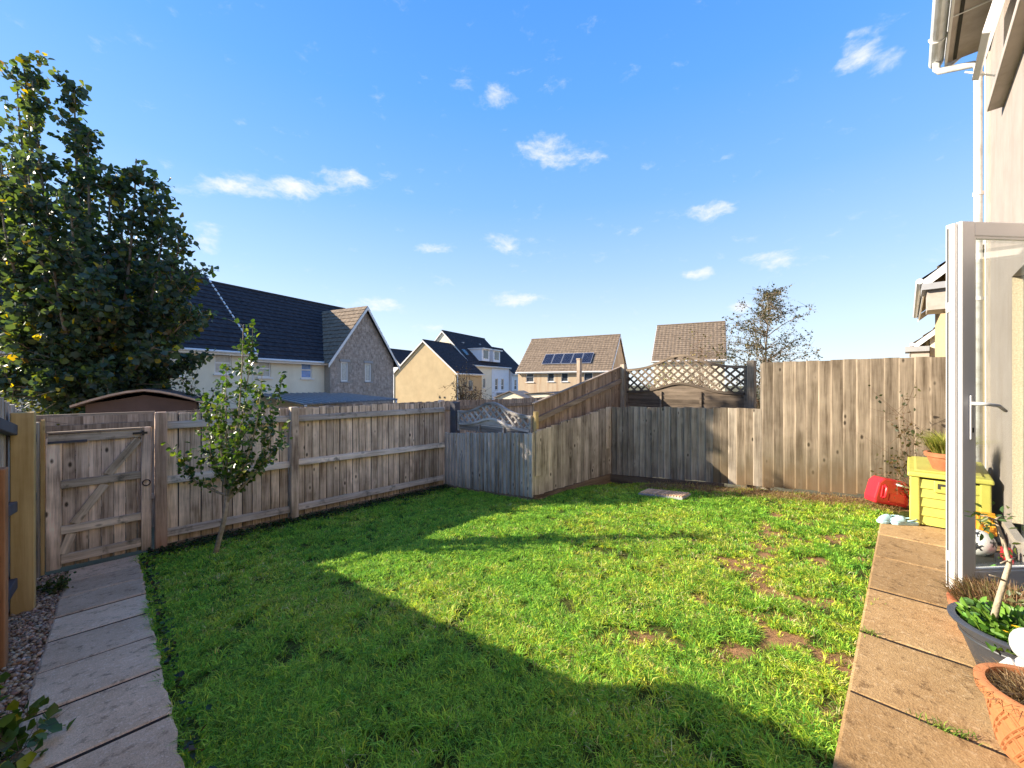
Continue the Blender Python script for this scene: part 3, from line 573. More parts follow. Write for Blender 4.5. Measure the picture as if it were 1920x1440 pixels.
def tiles(name, parent, e0, e1, r0, m, gauge=.33, tw=.33, th=.035, jit=.006, skip=None):
    """tiled slope: eave from e0 to e1, up to the ridge through r0 (above e0)"""
    e0, e1, r0 = map(Vector, (e0, e1, r0)); a = e1-e0; b = r0-e0; nrm = a.cross(b).normalized()
    if nrm.z < 0: nrm = -nrm
    nu = max(1, round(a.length/tw)); nv = max(1, round(b.length/gauge)); mb = MB(); rs = random.Random(nu*31+nv)
    for j in range(nv):
        for i in range(nu):
            g = .006; p = e0+a*((i+ (0)+g)/nu)+b*(j/nv); q = e0+a*((i+1-g)/nu)+b*(j/nv); t = b*(1.03/nv)
            l1, l2 = th+rs.uniform(-jit, jit), th+rs.uniform(-jit, jit); bu = nrm*.018
            mid = (p+q)/2
            vs = [p+nrm*l1, mid+nrm*(l1+l2)/2+bu, q+nrm*l2, q+t+nrm*.004, mid+t+nrm*.016, p+t+nrm*.004, p, q]
            mb.add(vs, [(0,1,4,5),(1,2,3,4),(6,7,2,1,0)])
    mb.add([e0-nrm*.0, e1-nrm*.0, e1+b, r0], [(0,1,2,3)])
    return tag(obj(name, mb, m, parent), kind='stuff')
def gable_house(name, label, o, e1, e2, L, D, z0, ze, zr, wm, tm, ov=.3, vo=.2, group=None, holes_front=(), holes_side=(), cat='house', front_extra=None, tri=True):
    """o: front corner (x,y); e1 along the ridge, e2 to the back. Front wall faces -e2, its near side wall faces -e1."""
    e1 = Vector((*e1, 0)); e2 = Vector((*e2, 0)); up = Vector((0,0,1)); O = Vector((*o, 0))
    T = thing(name, label, cat, O+up*z0, group); mb = MB(); H = ze-z0
    wallgrid(mb, O+up*z0, e1, up, L, H, [h[:4] for h in holes_front], -e2)
    wallgrid(mb, O+e2*D+up*z0, -e2, up, D, H, [h[:4] for h in holes_side], -e1)
    p = [O+e1*L, O+e1*L+e2*D, O+e2*D]; mb.add([p[0]+up*z0, p[1]+up*z0, p[1]+up*ze, p[0]+up*ze], [(0,1,2,3)]); mb.add([p[1]+up*z0, p[2]+up*z0, p[2]+up*ze, p[1]+up*ze], [(0,1,2,3)])
    for q in (O, O+e1*L): mb.add([q+up*ze, q+e2*D+up*ze, q+e2*D/2+up*(zr-.06)], [(0,1,2)])
    obj('wall', mb, M[wm], T)
    k = (zr-ze)/(D/2)
    a = O-e1*vo-e2*ov+up*(ze-k*ov); b = O+e1*(L+vo)-e2*ov+up*(ze-k*ov); rg = O-e1*vo+e2*D/2+up*zr
    tiles('roof_tiles', T, a, b, rg, M[tm]); a2 = O-e1*vo+e2*(D+ov)+up*(ze-k*ov); b2 = O+e1*(L+vo)+e2*(D+ov)+up*(ze-k*ov); tiles('roof_tiles', T, b2, a2, rg+e1*(L+2*vo), M[tm])
    obj('ridge_cap', MB().tube([rg+up*.02, rg+e1*(L+2*vo)+up*.02], .09, 8), M[tm], T)
    for s_ in (0, 1):
        q = O-e1*vo if s_ == 0 else O+e1*(L+vo)
        m2 = MB(); d = e1*(-.015 if s_ == 0 else .015)
        for y0 in (-ov, D+ov):
            A = q+e2*y0+up*(ze-k*ov-.02); B_ = q+e2*D/2+up*(zr-.02); dn = up*(-.19)
            m2.prism([A, B_, B_+dn, A+dn], d*2)
        obj('barge_board', m2, M['white'], T)
    obj('gutter', MB().tube([a-e2*.05-up*.03, b-e2*.05-up*.03], .06, 8), M['white'], T)
    obj('fascia', MB().obox((a+b)/2+e2*.03-up*.08, e1*(L/2+vo), e2*.015, up*.09), M['white'], T)
    for h in holes_front: window(T, O+up*z0, e1, up, -e2, h[:4], h[4], h[5] if len(h) > 5 else None)
    for h in holes_side: window(T, O+e2*D+up*z0, -e2, up, -e1, h[:4], h[4], h[5] if len(h) > 5 else None)
    return T, O, e1, e2, k

# ------------------------------------------------------------------ own house (right)
WV = -.64; HC = 7.02; up = Vector((0,0,1))
OH = thing('own_house', 'cream rendered house wall at the right edge with white gutter and downpipe', 'house', (5,WV,0))
mb = MB(); o_ = Vector((-3,WV,-.1)); uh = [(8.9-.0-1.0+.0,8.47,.35,2.47),(5.95,7.22,.2,2.47),(7.40,8.85,4.22,5.22)]
wallgrid(mb, o_, (1,0,0), (0,0,1), HC+3, 5.55, uh, Vector((0,1,0)), .14)
mb.add([(HC,WV,-.1),(HC,-7,-.1),(HC,-7,5.45),(HC,WV,5.45)], [(0,1,2,3)])
obj('wall', mb, M['render'], OH)
obj('corner_strip', MB().box(HC-.30,WV,0.02,HC+.012,WV+.012,5.2), M['offwhite'], OH)
# tall window with reveal, upper window with open sash, door frame
hw = uh[0]; wn = window(OH, o_, (1,0,0), (0,0,1), (0,1,0), hw, 'pane', .5, .11, .07, False)
obj('sill', MB().box(-3+hw[0]-.05,WV-.14,.20,-3+hw[1]+.05,WV+.05,.25), M['offwhite'], wn)
obj('reveal', MB().box(-3+hw[1]-.004,WV-.06,.25,-3+hw[1]-.001,WV-.002,2.36), M['dash'], wn)
h2 = uh[2]; wu = window(OH, o_, (1,0,0), (0,0,1), (0,1,0), h2, 'panecurtain', None, .11, .07, False)
obj('sill', MB().box(-3+h2[0]-.06,WV-.05,4.05,-3+h2[1]+.06,WV+.10,4.115), M['offwhite'], wu, bevel=.008)
sm = MB(); sc_ = Vector((-3+h2[1]-.42,WV+.08,4.74)); ss = Vector((0,.10,-.40)); 
for k in (-1,1): sm.obox(sc_+Vector((k*.33,0,0)), (.035,0,0), ss, Vector((0,.42,.20))*.05); sm.obox(sc_+ss*k*.93, (.36,0,0), ss*.08, Vector((0,.42,.20))*.05)
sh = obj('open_sash', sm, M['white'], wu); obj('pane', MB().obox(sc_, (.31,0,0), ss*.88, Vector((0,.42,.20))*.015), M['glass'], sh)
obj('stay', MB().tube([(-3+h2[1]-.1,WV+.0,4.25),(-3+h2[1]-.12,WV+.25,4.42)], .008, 6), M['white'], wu)
hd = uh[1]; fr = MB()
for x in (hd[0],hd[1]): fr.box(-3+x-.03,WV-.12,.1,-3+x+.03,WV-.03,2.37)
fr.box(-3+hd[0],WV-.12,2.31,-3+hd[1],WV-.03,2.37); df = obj('door_frame', fr, M['white'], OH)
obj('threshold', MB().box(-3+hd[0],WV-.14,.03,-3+hd[1],WV+.04,.10), M['offwhite'], df)
obj('room_wall', MB().box(-1,-3.0,-.1,HC-.2,-2.95,5.4), M['cream'], OH)
# eaves
eo = .30
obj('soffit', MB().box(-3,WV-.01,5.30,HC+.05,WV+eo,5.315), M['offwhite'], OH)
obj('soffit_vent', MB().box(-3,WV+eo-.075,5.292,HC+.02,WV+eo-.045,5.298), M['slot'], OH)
obj('fascia', MB().box(-3,WV+eo+.001,5.26,HC+.05,WV+eo+.022,5.50), M['white'], OH)
obj('soffit_joint', MB().box(6.2,WV,5.288,6.215,WV+eo,5.299), M['white'], OH)
gp = [(math.cos(a)*.065, math.sin(a)*.065) for a in np.linspace(math.pi, 2*math.pi, 9)]+[(math.cos(a)*.058, math.sin(a)*.058) for a in np.linspace(2*math.pi, math.pi, 9)]
gy = WV+eo+.09; gz = 5.36; gt = obj('gutter', MB().prism([(-3,gy+a,gz+b) for a, b in gp], (HC+3.06,0,0)), M['gutter'], OH, smooth=False)
for x in (6.55,5.7,4.8): obj('gutter_bracket', MB().tube([(x,gy+math.cos(a)*.07,gz+math.sin(a)*.07) for a in np.linspace(math.pi,2*math.pi,10)], .012, 6), M['white'], gt)
mb = MB(); mb.tube([(6.98,gy,gz-.04),(6.98,gy,gz-.13),(6.98,gy-.02,gz-.17),(6.98,WV+.10,gz-.24),(6.98,WV+.065,gz-.28),(6.98,WV+.065,.02)], .036, 12); dp = obj('downpipe', mb, M['gutter'], OH, smooth=True)
for z in (4.95,3.6,2.4,1.2): obj('pipe_bracket', MB().lathe([(.043,0),(.043,.04)], (6.98,WV+.065,z), 14).box(6.97,WV,z+.005,6.99,WV+.05,z+.035), M['white'], dp)
obj('cable', MB().tube([(6.86,WV+.02,5.25),(6.86,WV+.02,2.6),(6.865,WV+.018,.3)], .007, 6), M['white'], OH)
k5 = .75
tiles('roof_tiles', OH, (-3.1,WV+eo+.06,5.46), (HC+.1,WV+eo+.06,5.46), (-3.1,WV+eo+.06-3.2,5.46+3.2*k5), M['tiledark'])
mb = MB(); mb.prism([(HC+.08,WV+eo,5.24),(HC+.08,WV+eo,5.46),(HC+.08,WV-3,5.46+3.3*k5),(HC+.08,WV-3,5.24+3.3*k5)], (.025,0,0)); obj('barge_board', mb, M['white'], OH)
mb = MB(); mb.add([(HC-.001,WV,5.45),(HC-.001,-7,5.45),(HC-.001,-3.8,5.45+3.2*k5)], [(0,1,2)]); obj('gable_wall', mb, M['render'], OH)

# open glazed door leaf
LD = Vector((.758,-.652,0)).normalized(); LN = Vector((-LD.y, LD.x, 0)); LN = LN if LN.dot(Vector((-1,-1,0))) > 0 else -LN   # LN faces the camera
LF = Vector((3.742,-.215,0)); LW = .64; z0, z1 = .14, 2.46
DL = thing('glazed_door', 'white plastic glazed door standing open on the right with a lever handle', 'door', LF+up*z0)
def dl(a0, a1, n0, n1, za, zb): return MB().obox(LF+LD*(a0+a1)/2+LN*(n0+n1)/2+up*(za+zb)/2, LD*(a1-a0)/2, -LN*(n1-n0)/2, up*(zb-za)/2)
fw = .09
obj('stile', dl(0,fw,-.035,.035,z0,z1), M['white'], DL, bevel=.006); obj('stile', dl(LW-fw,LW,-.035,.035,z0,z1), M['white'], DL, bevel=.006)
obj('rail', dl(fw,LW-fw,-.034,.034,z1-fw,z1), M['white'], DL, bevel=.006); obj('rail', dl(fw,LW-fw,-.034,.034,z0,z0+.135), M['white'], DL, bevel=.006)
obj('rebate_edge', dl(-.022,0,-.035,.012,z0+.015,z1-.005), M['white'], DL, bevel=.004); obj('seal_strip', dl(-.026,-.021,-.026,-.018,z0+.03,z1-.03), M['planter'], DL)
gl_ = obj('pane', dl(fw-.005,LW-fw+.005,-.010,-.004,z0+.13,z1-fw+.005), M['glass'], DL)
bd = dl(fw,fw+.014,.012,.028,z0+.135,z1-fw); b2_ = dl(LW-fw-.014,LW-fw,.012,.028,z0+.135,z1-fw); bd.add(b2_.v, b2_.f)
for za in (z0+.135, z1-fw-.014): q = dl(fw+.014,LW-fw-.014,.012,.028,za,za+.014); bd.add(q.v, q.f)
obj('glazing_bead', bd, M['white'], DL)
hp = dl(.045,.072,.035,.047,1.10,1.375); ho = obj('handle_plate', hp, M['metal'], DL, bevel=.005)
hb = LF+LD*.058+LN*.047+up*1.325; obj('lever', MB().tube([hb, hb+LN*.045, hb+LN*.055+LD*.03-up*.002, hb+LN*.055+LD*.10-up*.012, hb+LN*.05+LD*.155-up*.045], [.011,.011,.011,.010,.009], 10), M['metal'], ho, smooth=True)
obj('keyhole', dl(.052,.064,.0475,.049,1.145,1.175), M['slot'], ho)
hb2 = LF+LD*.058-LN*.035+up*1.325; obj('lever', MB().tube([hb2, hb2-LN*.05, hb2-LN*.055+LD*.03, hb2-LN*.055+LD*.14-up*.01], .010, 10), M['white'], DL, smooth=True)
for z in (.33, 1.9): obj('lock_keep', dl(-.030,-.022,-.028,-.004,z,z+.06), M['metal'], DL)

# ------------------------------------------------------------------ houses behind (estate turned by 17 degrees)
D1 = W(.4545,.8908); D2 = W(-.8908,.4545); m1 = (-D1[0],-D1[1]); m2_ = (-D2[0],-D2[1])
def AN(a, nn): return (D1[0]*a+D2[0]*nn, D1[1]*a+D2[1]*nn)
zb = -2.3
# cream terrace left
T, O, e1, e2, k = gable_house('terrace_house', 'cream house with dark tiled roof beside the stone gabled wing', AN(11.3,20), D1, D2, 9.0, 8.2, zb, 2.97, 6.9, 'cream', 'tiledark', .3, .05,
    holes_front=[(.42,1.07,4.08,5.12,'panecurtain',.42),(2.72,3.38,4.06,5.08,'paneblue',.45)])
mb = MB(); Sx = 4.15; SWd = 5.0; f0 = -.48
wo = O+e1*Sx+e2*f0; 
sh_ = [(.75,1.25,3.9,5.05),(2.55,3.05,3.9,5.05)]
wg = MB(); wallgrid(wg, wo+up*zb, e1, up, SWd, 3.02-zb, sh_, -e2, .1)
wg.add([wo+up*3.02, wo+e1*SWd+up*3.02, wo+e1*SWd/2+up*6.2], [(0,1,2)])
wg.add([wo+up*zb, wo+up*3.02, wo+e2*3+up*3.02, wo+e2*3+up*zb], [(0,1,2,3)]); wg.add([wo+e1*SWd+up*zb, wo+e1*SWd+e2*6+up*zb, wo+e1*SWd+e2*6+up*3.02, wo+e1*SWd+up*3.02], [(0,1,2,3)])
wing = obj('wing_wall', wg, M['mortar'], T)
sm = MB(); rs = random.Random(5); z = 0.0
while z < 8.4:
    hh = rs.choice((.10,.13,.17,.2)); zc = zb+2.2+z; z += hh
    if zc > 6.0: break
    half = SWd/2 if zc < 3.02 else SWd/2*(6.2-zc-hh)/3.18
    if half < .15: break
    x = SWd/2-half
    while x < SWd/2+half-.05:
        w_ = min(rs.uniform(.18,.5), SWd/2+half-x); x1_ = x+w_
        if not any(h[0]-.02 < x1_ and x < h[1]+.02 and h[2]-.02 < zc+hh-zb and zc-zb < h[3]+.14 for h in sh_) and w_ > .05:
            d_ = rs.uniform(.012,.03); sm.obox(wo+e1*(x+w_/2)+up*(zc+hh/2)-e2*d_/2, e1*(w_/2-.008), e2*d_/2, up*(hh/2-.008))
        x = x1_
tag(obj('stones', sm, M['stone'], wing), kind='stuff')
for h in sh_:
    window(T, wo+up*zb, e1, up, -e2, h, 'panecurtain', None, .06, .07, 'grey')
    obj('lintel', MB().obox(wo+e1*(h[0]+h[1])/2+up*(zb+h[3]+.08)-e2*.02, e1*.36, e2*.03, up*.075), M['stonegrey'], wing)
kk = (6.3-3.02)/(SWd/2)
for s_ in (-1,1):
    ea = wo+e1*(SWd/2+s_*(SWd/2+.32))-e2*.28+up*(3.02-kk*.32); rg = wo+e1*SWd/2-e2*.28+up*6.3; tiles('roof_tiles', T, ea, ea+e2*5.2, rg, M['tiledark'] if s_ > 0 else M['tilebrown'])
    obj('barge_board', MB().prism([ea-up*.02, rg-up*.02, rg-up*.24, ea-up*.24], -e2*.03), M['white'], T)
obj('downpipe', MB().tube([O+e1*.12-e2*.08+up*2.85, O+e1*.12-e2*.08+up*zb], .045, 8), M['white'], T)
# neighbour terrace further left, a little higher
T, O, e1, e2, k = gable_house('terrace_house', 'cream terrace house mostly hidden behind the big leafy tree', AN(1.2,19.75), D1, D2, 10.1, 8.2, zb, 3.2, 7.1, 'cream', 'tiledark', .3, .05,
    holes_front=[(6.15,7.3,4.1,5.5,'panecurtain',.45),(8.5,9.2,4.2,5.3,'panecurtain',.45),(2.0,3.2,4.1,5.5,'pane',.45)], group=None)
for q in range(17):
    t = (q+.5)/17; c = O+e1*10.12+e2*(-.3+4.4*t)+up*(3.2-k*.3+k*4.4*t+.06); obj('verge_clip', MB().obox(c, e1*.03, (e2+up*k).normalized()*.11, (up-e2*k).normalized()*.03), M['white'], T)
# middle houses
T, O, e1, e2, k = gable_house('gabled_house', 'ochre rendered gable end house with black roof behind the alley fence', AN(37.2,26.1), D1, D2, 5.6, 9.3, zb, 2.85, 6.65, 'ochre', 'tiledark', .25, .15, holes_front=[(2.6,3.5,3.0,4.2,'pane')])
obj('downpipe', MB().tube([O+e1*.15-e2*.12+up*2.75, O+e1*.15-e2*.12+up*zb], .06, 8), M['white'], T)
obj('downpipe', MB().tube([O-e1*.1+e2*9.45+up*2.7, O-e1*.1+e2*9.45+up*zb], .06, 8), M['white'], T)
for y_ in (1.6,2.3): obj('wall_vent', MB().obox(O-e1*.02+e2*y_+up*(-.1), e1*.02, e2*.1, up*.1), M['slot'], T)
T, O, e1, e2, k = gable_house('townhouse', 'tall cream and white townhouse with black roof and dormer bays', AN(42.7,27.7), D1, D2, 10.6, 8.8, zb, 4.16, 8.5, 'cream', 'tiledark', .3, .15,
    holes_front=[(1.2,2.1,3.2,4.4,'panecurtain'),(3.0,3.7,3.2,4.5,'pane'),(6.3,7.1,2.9,4.5,'pane',.4),(8.1,8.9,2.9,4.5,'pane',.4),(7.4,8.6,.1,2.1,'panecurtain')])
obj('white_front', wallgrid(MB(), O+e1*5.35-e2*.02+up*zb, e1, up, 5.2, 6.3, [(.95,1.75,2.9,4.5),(2.75,3.55,2.9,4.5),(2.05,3.25,.1,2.1)], -e2, .02), M['whitewall'], T)
for xa, xb in ((2.6,4.6),(5.6,7.6)):
    db = MB().obox(O+e1*(xa+xb)/2+e2*1.0+up*5.35, e1*(xb-xa)/2, e2*1.1, up*.8); dm = obj('dormer', db, M['whitewall'], T)
    obj('dormer_window', MB().obox(O+e1*(xa+xb)/2-e2*.12+up*5.45, e1*(xb-xa)*.30, e2*.02, up*.55), M['pane'], dm); obj('dormer_roof', MB().obox(O+e1*(xa+xb)/2+e2*.9+up*6.2, e1*((xb-xa)/2+.15), e2*1.35, up*.07), M['white'], dm)
for xa in (.9, 8.8): obj('rooflight', MB().obox(O+e1*xa+e2*1.4+up*(4.16+k*1.4+.05), e1*.4, (e2+up*k).normalized()*.55, (up-e2*k).normalized()*.05), M['pane'], T)
for xa, za in ((2.5,7.0),(7.2,7.2)): obj('tile_vent', MB().obox(O+e1*xa+e2*(za-4.16)/k+up*(za+.08), e1*.15, e2*.12, up*.08), M['stonegrey'], T)
obj('porch_canopy', MB().obox(O+e1*8.0-e2*.5+up*.15, e1*1.3, e2*.5, up*.07), M['stonegrey'], T)
gable_house('end_house', 'small pale house with low black roof between the townhouse and the solar house', AN(53.5,27.3), D1, D2, 5.2, 8.8, zb, 3.2, 7.3, 'whitewall', 'tiledark', .3, .1,
    holes_front=[(.8,1.6,2.9,4.4,'pane',.4),(3.2,4.1,2.9,4.4,'pane',.4),(1.2,1.9,.4,2.0,'pane'),(3.1,4.1,.1,2.1,'panecurtain')])
# solar house : ridge runs along -D2
T, O, e1, e2, k = gable_house('solar_house', 'stained cream house with brown tiled roof carrying five solar panels', AN(39.5,19.4), m2_, D1, 10.2, 8.0, zb, 3.0, 6.75, 'stainedcream', 'tilebrown', .3, .15,
    holes_front=[(1.0,1.9,3.95,5.05,'pane',.5),(3.5,4.25,4.0,5.0,'pane'),(5.05,5.8,4.0,5.0,'pane'),(7.5,8.4,4.0,5.0,'pane'),(1.6,2.6,1.5,2.7,'pane')])
sl_ = (e2+up*k).normalized(); sn = (up-e2*k).normalized()
for q in range(5):
    c = O+e1*(3.15+q*1.10)+e2*1.15+up*(3.0+k*1.15+.0)+sn*.13
    p_ = obj('solar_panel', MB().obox(c, e1*.52, sl_*.85, sn*.02), M['alu'], T)
    cm = MB()
    for i in range(6):
        for j in range(10): cm.obox(c+sn*.022+e1*((i-2.5)*.165)+sl_*((j-4.5)*.162), e1*.079, sl_*.077, sn*.003)
    obj('solar_cells', cm, M['solar'], p_)
ob_ = gable_house('far_house', 'house whose brown tiled roof shows just above the brown arched trellis', AN(40.6,5.3), m2_, D1, 6.1, 8.0, zb, 3.9, 7.6, 'cream', 'tilebrown', .3, .15)
gable_house('dark_roof_house', 'dark roofed house peeping between the stone gable and the ochre gable', AN(46,41), D1, D2, 7, 8, zb, 3.0, 6.9, 'whitewall', 'tiledark', .3, .15)
# right neighbour row, same building line as the own house
def right_house(label, u0, L, v, ze, zr, wm, tm):
    return gable_house('neighbour_house', label, (u0, v), (0,-1), (1,0), 5.0, L, -.6, ze, zr, wm, tm, .25, .18)
T, O, e1, e2, k = gable_house('neighbour_house', 'yellow cream neighbour house with grey canopies behind the tall fence', (12.2,-.62), (1,0), (0,-1), 6.0, 8, -1.0, 4.0, 7.6, 'ochre', 'tilebrown', .38, .1)
obj('timber_cladding', MB().box(12.17,-.62,3.56,12.195,-.92,3.95), M['w_warm'], T)
obj('canopy', MB().box(12.0,-.60,3.42,12.9,-.22,3.55), M['stonegrey'], T); obj('canopy_box', MB().box(12.1,-.60,3.0,12.9,-.30,3.42), M['offwhite'], T)
T, O, e1, e2, k = gable_house('neighbour_house', 'pale house with grey canopy further along behind the tall fence', (19.5,-.55), (1,0), (0,-1), 8.0, 8, -1.0, 3.2, 7.0, 'cream', 'tilebrown', .38, .1)
obj('canopy', MB().box(19.2,-.53,2.55,20.4,.05,2.72), M['stonegrey'], T); obj('canopy_box', MB().box(19.3,-.53,1.9,20.3,-.1,2.55), M['offwhite'], T)
# low structures beyond the fence
p0 = AN(11.6,20); LT = thing('lean_to', 'grey sheet lean-to roof against the cream terrace house', 'lean-to', (*p0, zb)); e1v, e2v = Vector((*D1,0)), Vector((*D2,0)); O = Vector((*AN(11.4,19.97),0))
pa = [O+e1v*.3+up*.95, O+e1v*4.7+up*.95, O+e1v*6.3-e2v*3.4+up*.55, O+e1v*.3-e2v*3.4+up*.55]
obj('roof_sheet', MB().prism(pa, (0,0,-.06)), M['greyroof'], LT)
for q in range(14):
    t = q/13; a = pa[0].lerp(pa[1], t); b = pa[3].lerp(pa[2], t); obj('roof_rib', MB().obox((a+b)/2+up*.02, (b-a)/2, e1v*.025, up*.02), M['stonegrey'], LT)
for t in (.02,.98): c = pa[3].lerp(pa[2], t); obj('post', MB().box(c.x-.05,c.y-.05,zb,c.x+.05,c.y+.05,c.z-.06), M['white'], LT)
def shed(name, label, c, ang, Wd, L, ze, zr, wm, rm, zb_=-1.0, arch=False):
    T = thing(name, label, 'shed', (*c, zb_)); a = Vector((math.cos(ang), math.sin(ang), 0)); b = Vector((-a.y, a.x, 0)); C = Vector((*c,0))
    mb = MB(); pr = [(-Wd/2, zb_),(Wd/2, zb_),(Wd/2, ze),(0, zr-.05),(-Wd/2, ze)]; mb.prism([C+a*x+up*z for x, z in pr], b*L); obj('wall', mb, M[wm], T)
    N = 9; prof = [(-1+2*i/(N-1)) for i in range(N)]; zf = lambda t: ze-.03+(zr-ze+.06)*((1-abs(t)) if not arch else (1-abs(t)**1.5))
    top = [C-b*.12+a*(Wd/2+.15)*t+up*(zf(t)+.03) for t in prof]; bot = [p-up*.05 for p in reversed(top)]
    obj('roof', MB().prism(top+bot, b*(L+.24)), M[rm], T); obj('fascia', MB().prism([p-b*.01 for p in top]+[p-b*.01-up*.035 for p in reversed(top)], -b*.02), M['w_warmx'], T); return T
sc = W(-8.2,8.9); shed('garden_shed', 'shed with low brown felt roof behind the alley fence under the big tree', (.40,9.6), math.radians(-8), 1.45, 2.0, 1.10, 1.30, 'felt', 'felt', -1.0, True)
shed('garden_shed', 'small pale timber shed roof in front of the ochre gable house', AN(27.5,14.2), math.atan2(D2[1],D2[0])+math.pi, 2.6, 2.4, .35, .85, 'cream', 'w_warmx', zb)
shed('garage', 'low garage with flat dark blue roof below the ochre gable house', AN(29,12.2), math.atan2(D2[1],D2[0])+math.pi, 5.5, 4, .6, .75, 'cream', 'tiledark', zb)
gable_house('white_garage', 'white rendered garage seen under the big tree at the left edge', W(-16.2,13.2), D1, D2, 4.2, 3, -1.6, 1.35, 1.62, 'whitewall', 'white', .1, .1)
pp = W(3.3,19.5); o_ = obj('timber_pole', MB().box(pp[0]-.09,pp[1]-.09,-2,pp[0]+.09,pp[1]+.09,2.65).box(pp[0]-.11,pp[1]-.11,2.65,pp[0]+.11,pp[1]+.11,2.70), M['w_alley'], None, (*pp,-2)); tag(o_, 'pale square timber pole in front of the solar panels', 'pole')

# ------------------------------------------------------------------ vegetation helpers
def leaf_mesh(P, Dr, S, wid=.8, up_bias=None, fold=.12, rng=RNG):
    """P positions, Dr leaf axis directions, S lengths -> V,F (two quads a leaf, six vertices)"""
    n = len(P); Dr = Dr/np.linalg.norm(Dr, axis=1, keepdims=True)
    t = rng.normal(size=(n,3)); 
    if up_bias is not None: t = t*(1-up_bias)+np.array([0,0,1.0])*up_bias*2
    side = np.cross(Dr, t); side /= np.linalg.norm(side, axis=1, keepdims=True)+1e-9; nr = np.cross(side, Dr)
    S = S[:,None]; w = S*wid
    pts = [P, P+Dr*S*.38+side*w*.5+nr*S*fold, P+Dr*S*.75+side*w*.33+nr*S*fold*.7, P+Dr*S-nr*S*.05, P+Dr*S*.75-side*w*.33+nr*S*fold*.7, P+Dr*S*.38-side*w*.5+nr*S*fold]
    V = np.stack(pts, 1).reshape(-1,3); b = np.arange(n)[:,None]*6
    F = np.concatenate([b+np.array([0,1,2,3]), b+np.array([0,3,4,5])]); return V, F
def palette(n, cols, probs, jit=.25, rng=RNG):
    cols = np.array(cols); c = cols[rng.choice(len(cols), n, p=np.array(probs)/sum(probs))]; return np.clip(c*(1+rng.uniform(-jit, jit, (n,1)))*(1+rng.uniform(-.08,.08,(n,3))), .002, 1)
def bez(a, b, bend, n=7):
    a, b = Vector(a), Vector(b); m = (a+b)/2+Vector(bend); return [a*(1-t)**2+m*2*t*(1-t)+b*t*t for t in np.linspace(0,1,n)]
def blades(name, P, H, Wd, lean, cols, m, parent=None, org=(0,0,0), rng=RNG, azim=None, kind=None):
    n = len(P); a = rng.uniform(0, 2*math.pi, n) if azim is None else azim; d = np.stack([np.cos(a), np.sin(a), np.zeros(n)], 1); s = np.stack([-np.sin(a), np.cos(a), np.zeros(n)], 1)
    ph = rng.uniform(-.9, .9, n); s = s*np.cos(ph)[:,None]+d*np.sin(ph)[:,None]
    H = H[:,None]; Wd = Wd[:,None]; lean = lean[:,None]; z = np.array([0,0,1.0])
    m_ = P+z*H*.55+d*H*lean*.35; t = P+z*H*(1-.35*lean)+d*H*lean
    V = np.stack([P-s*Wd*.5, P+s*Wd*.5, m_+s*Wd*.42, m_-s*Wd*.42, t], 1).reshape(-1,3); b = np.arange(n)[:,None]*5
    F = np.concatenate([b+np.array([0,1,2]), b+np.array([0,2,3]), b+np.array([3,2,4])]); c = np.repeat(cols, 5, axis=0)
    o = npmesh(name, V, F, m, parent, org, c); return tag(o, kind=kind) if kind else o

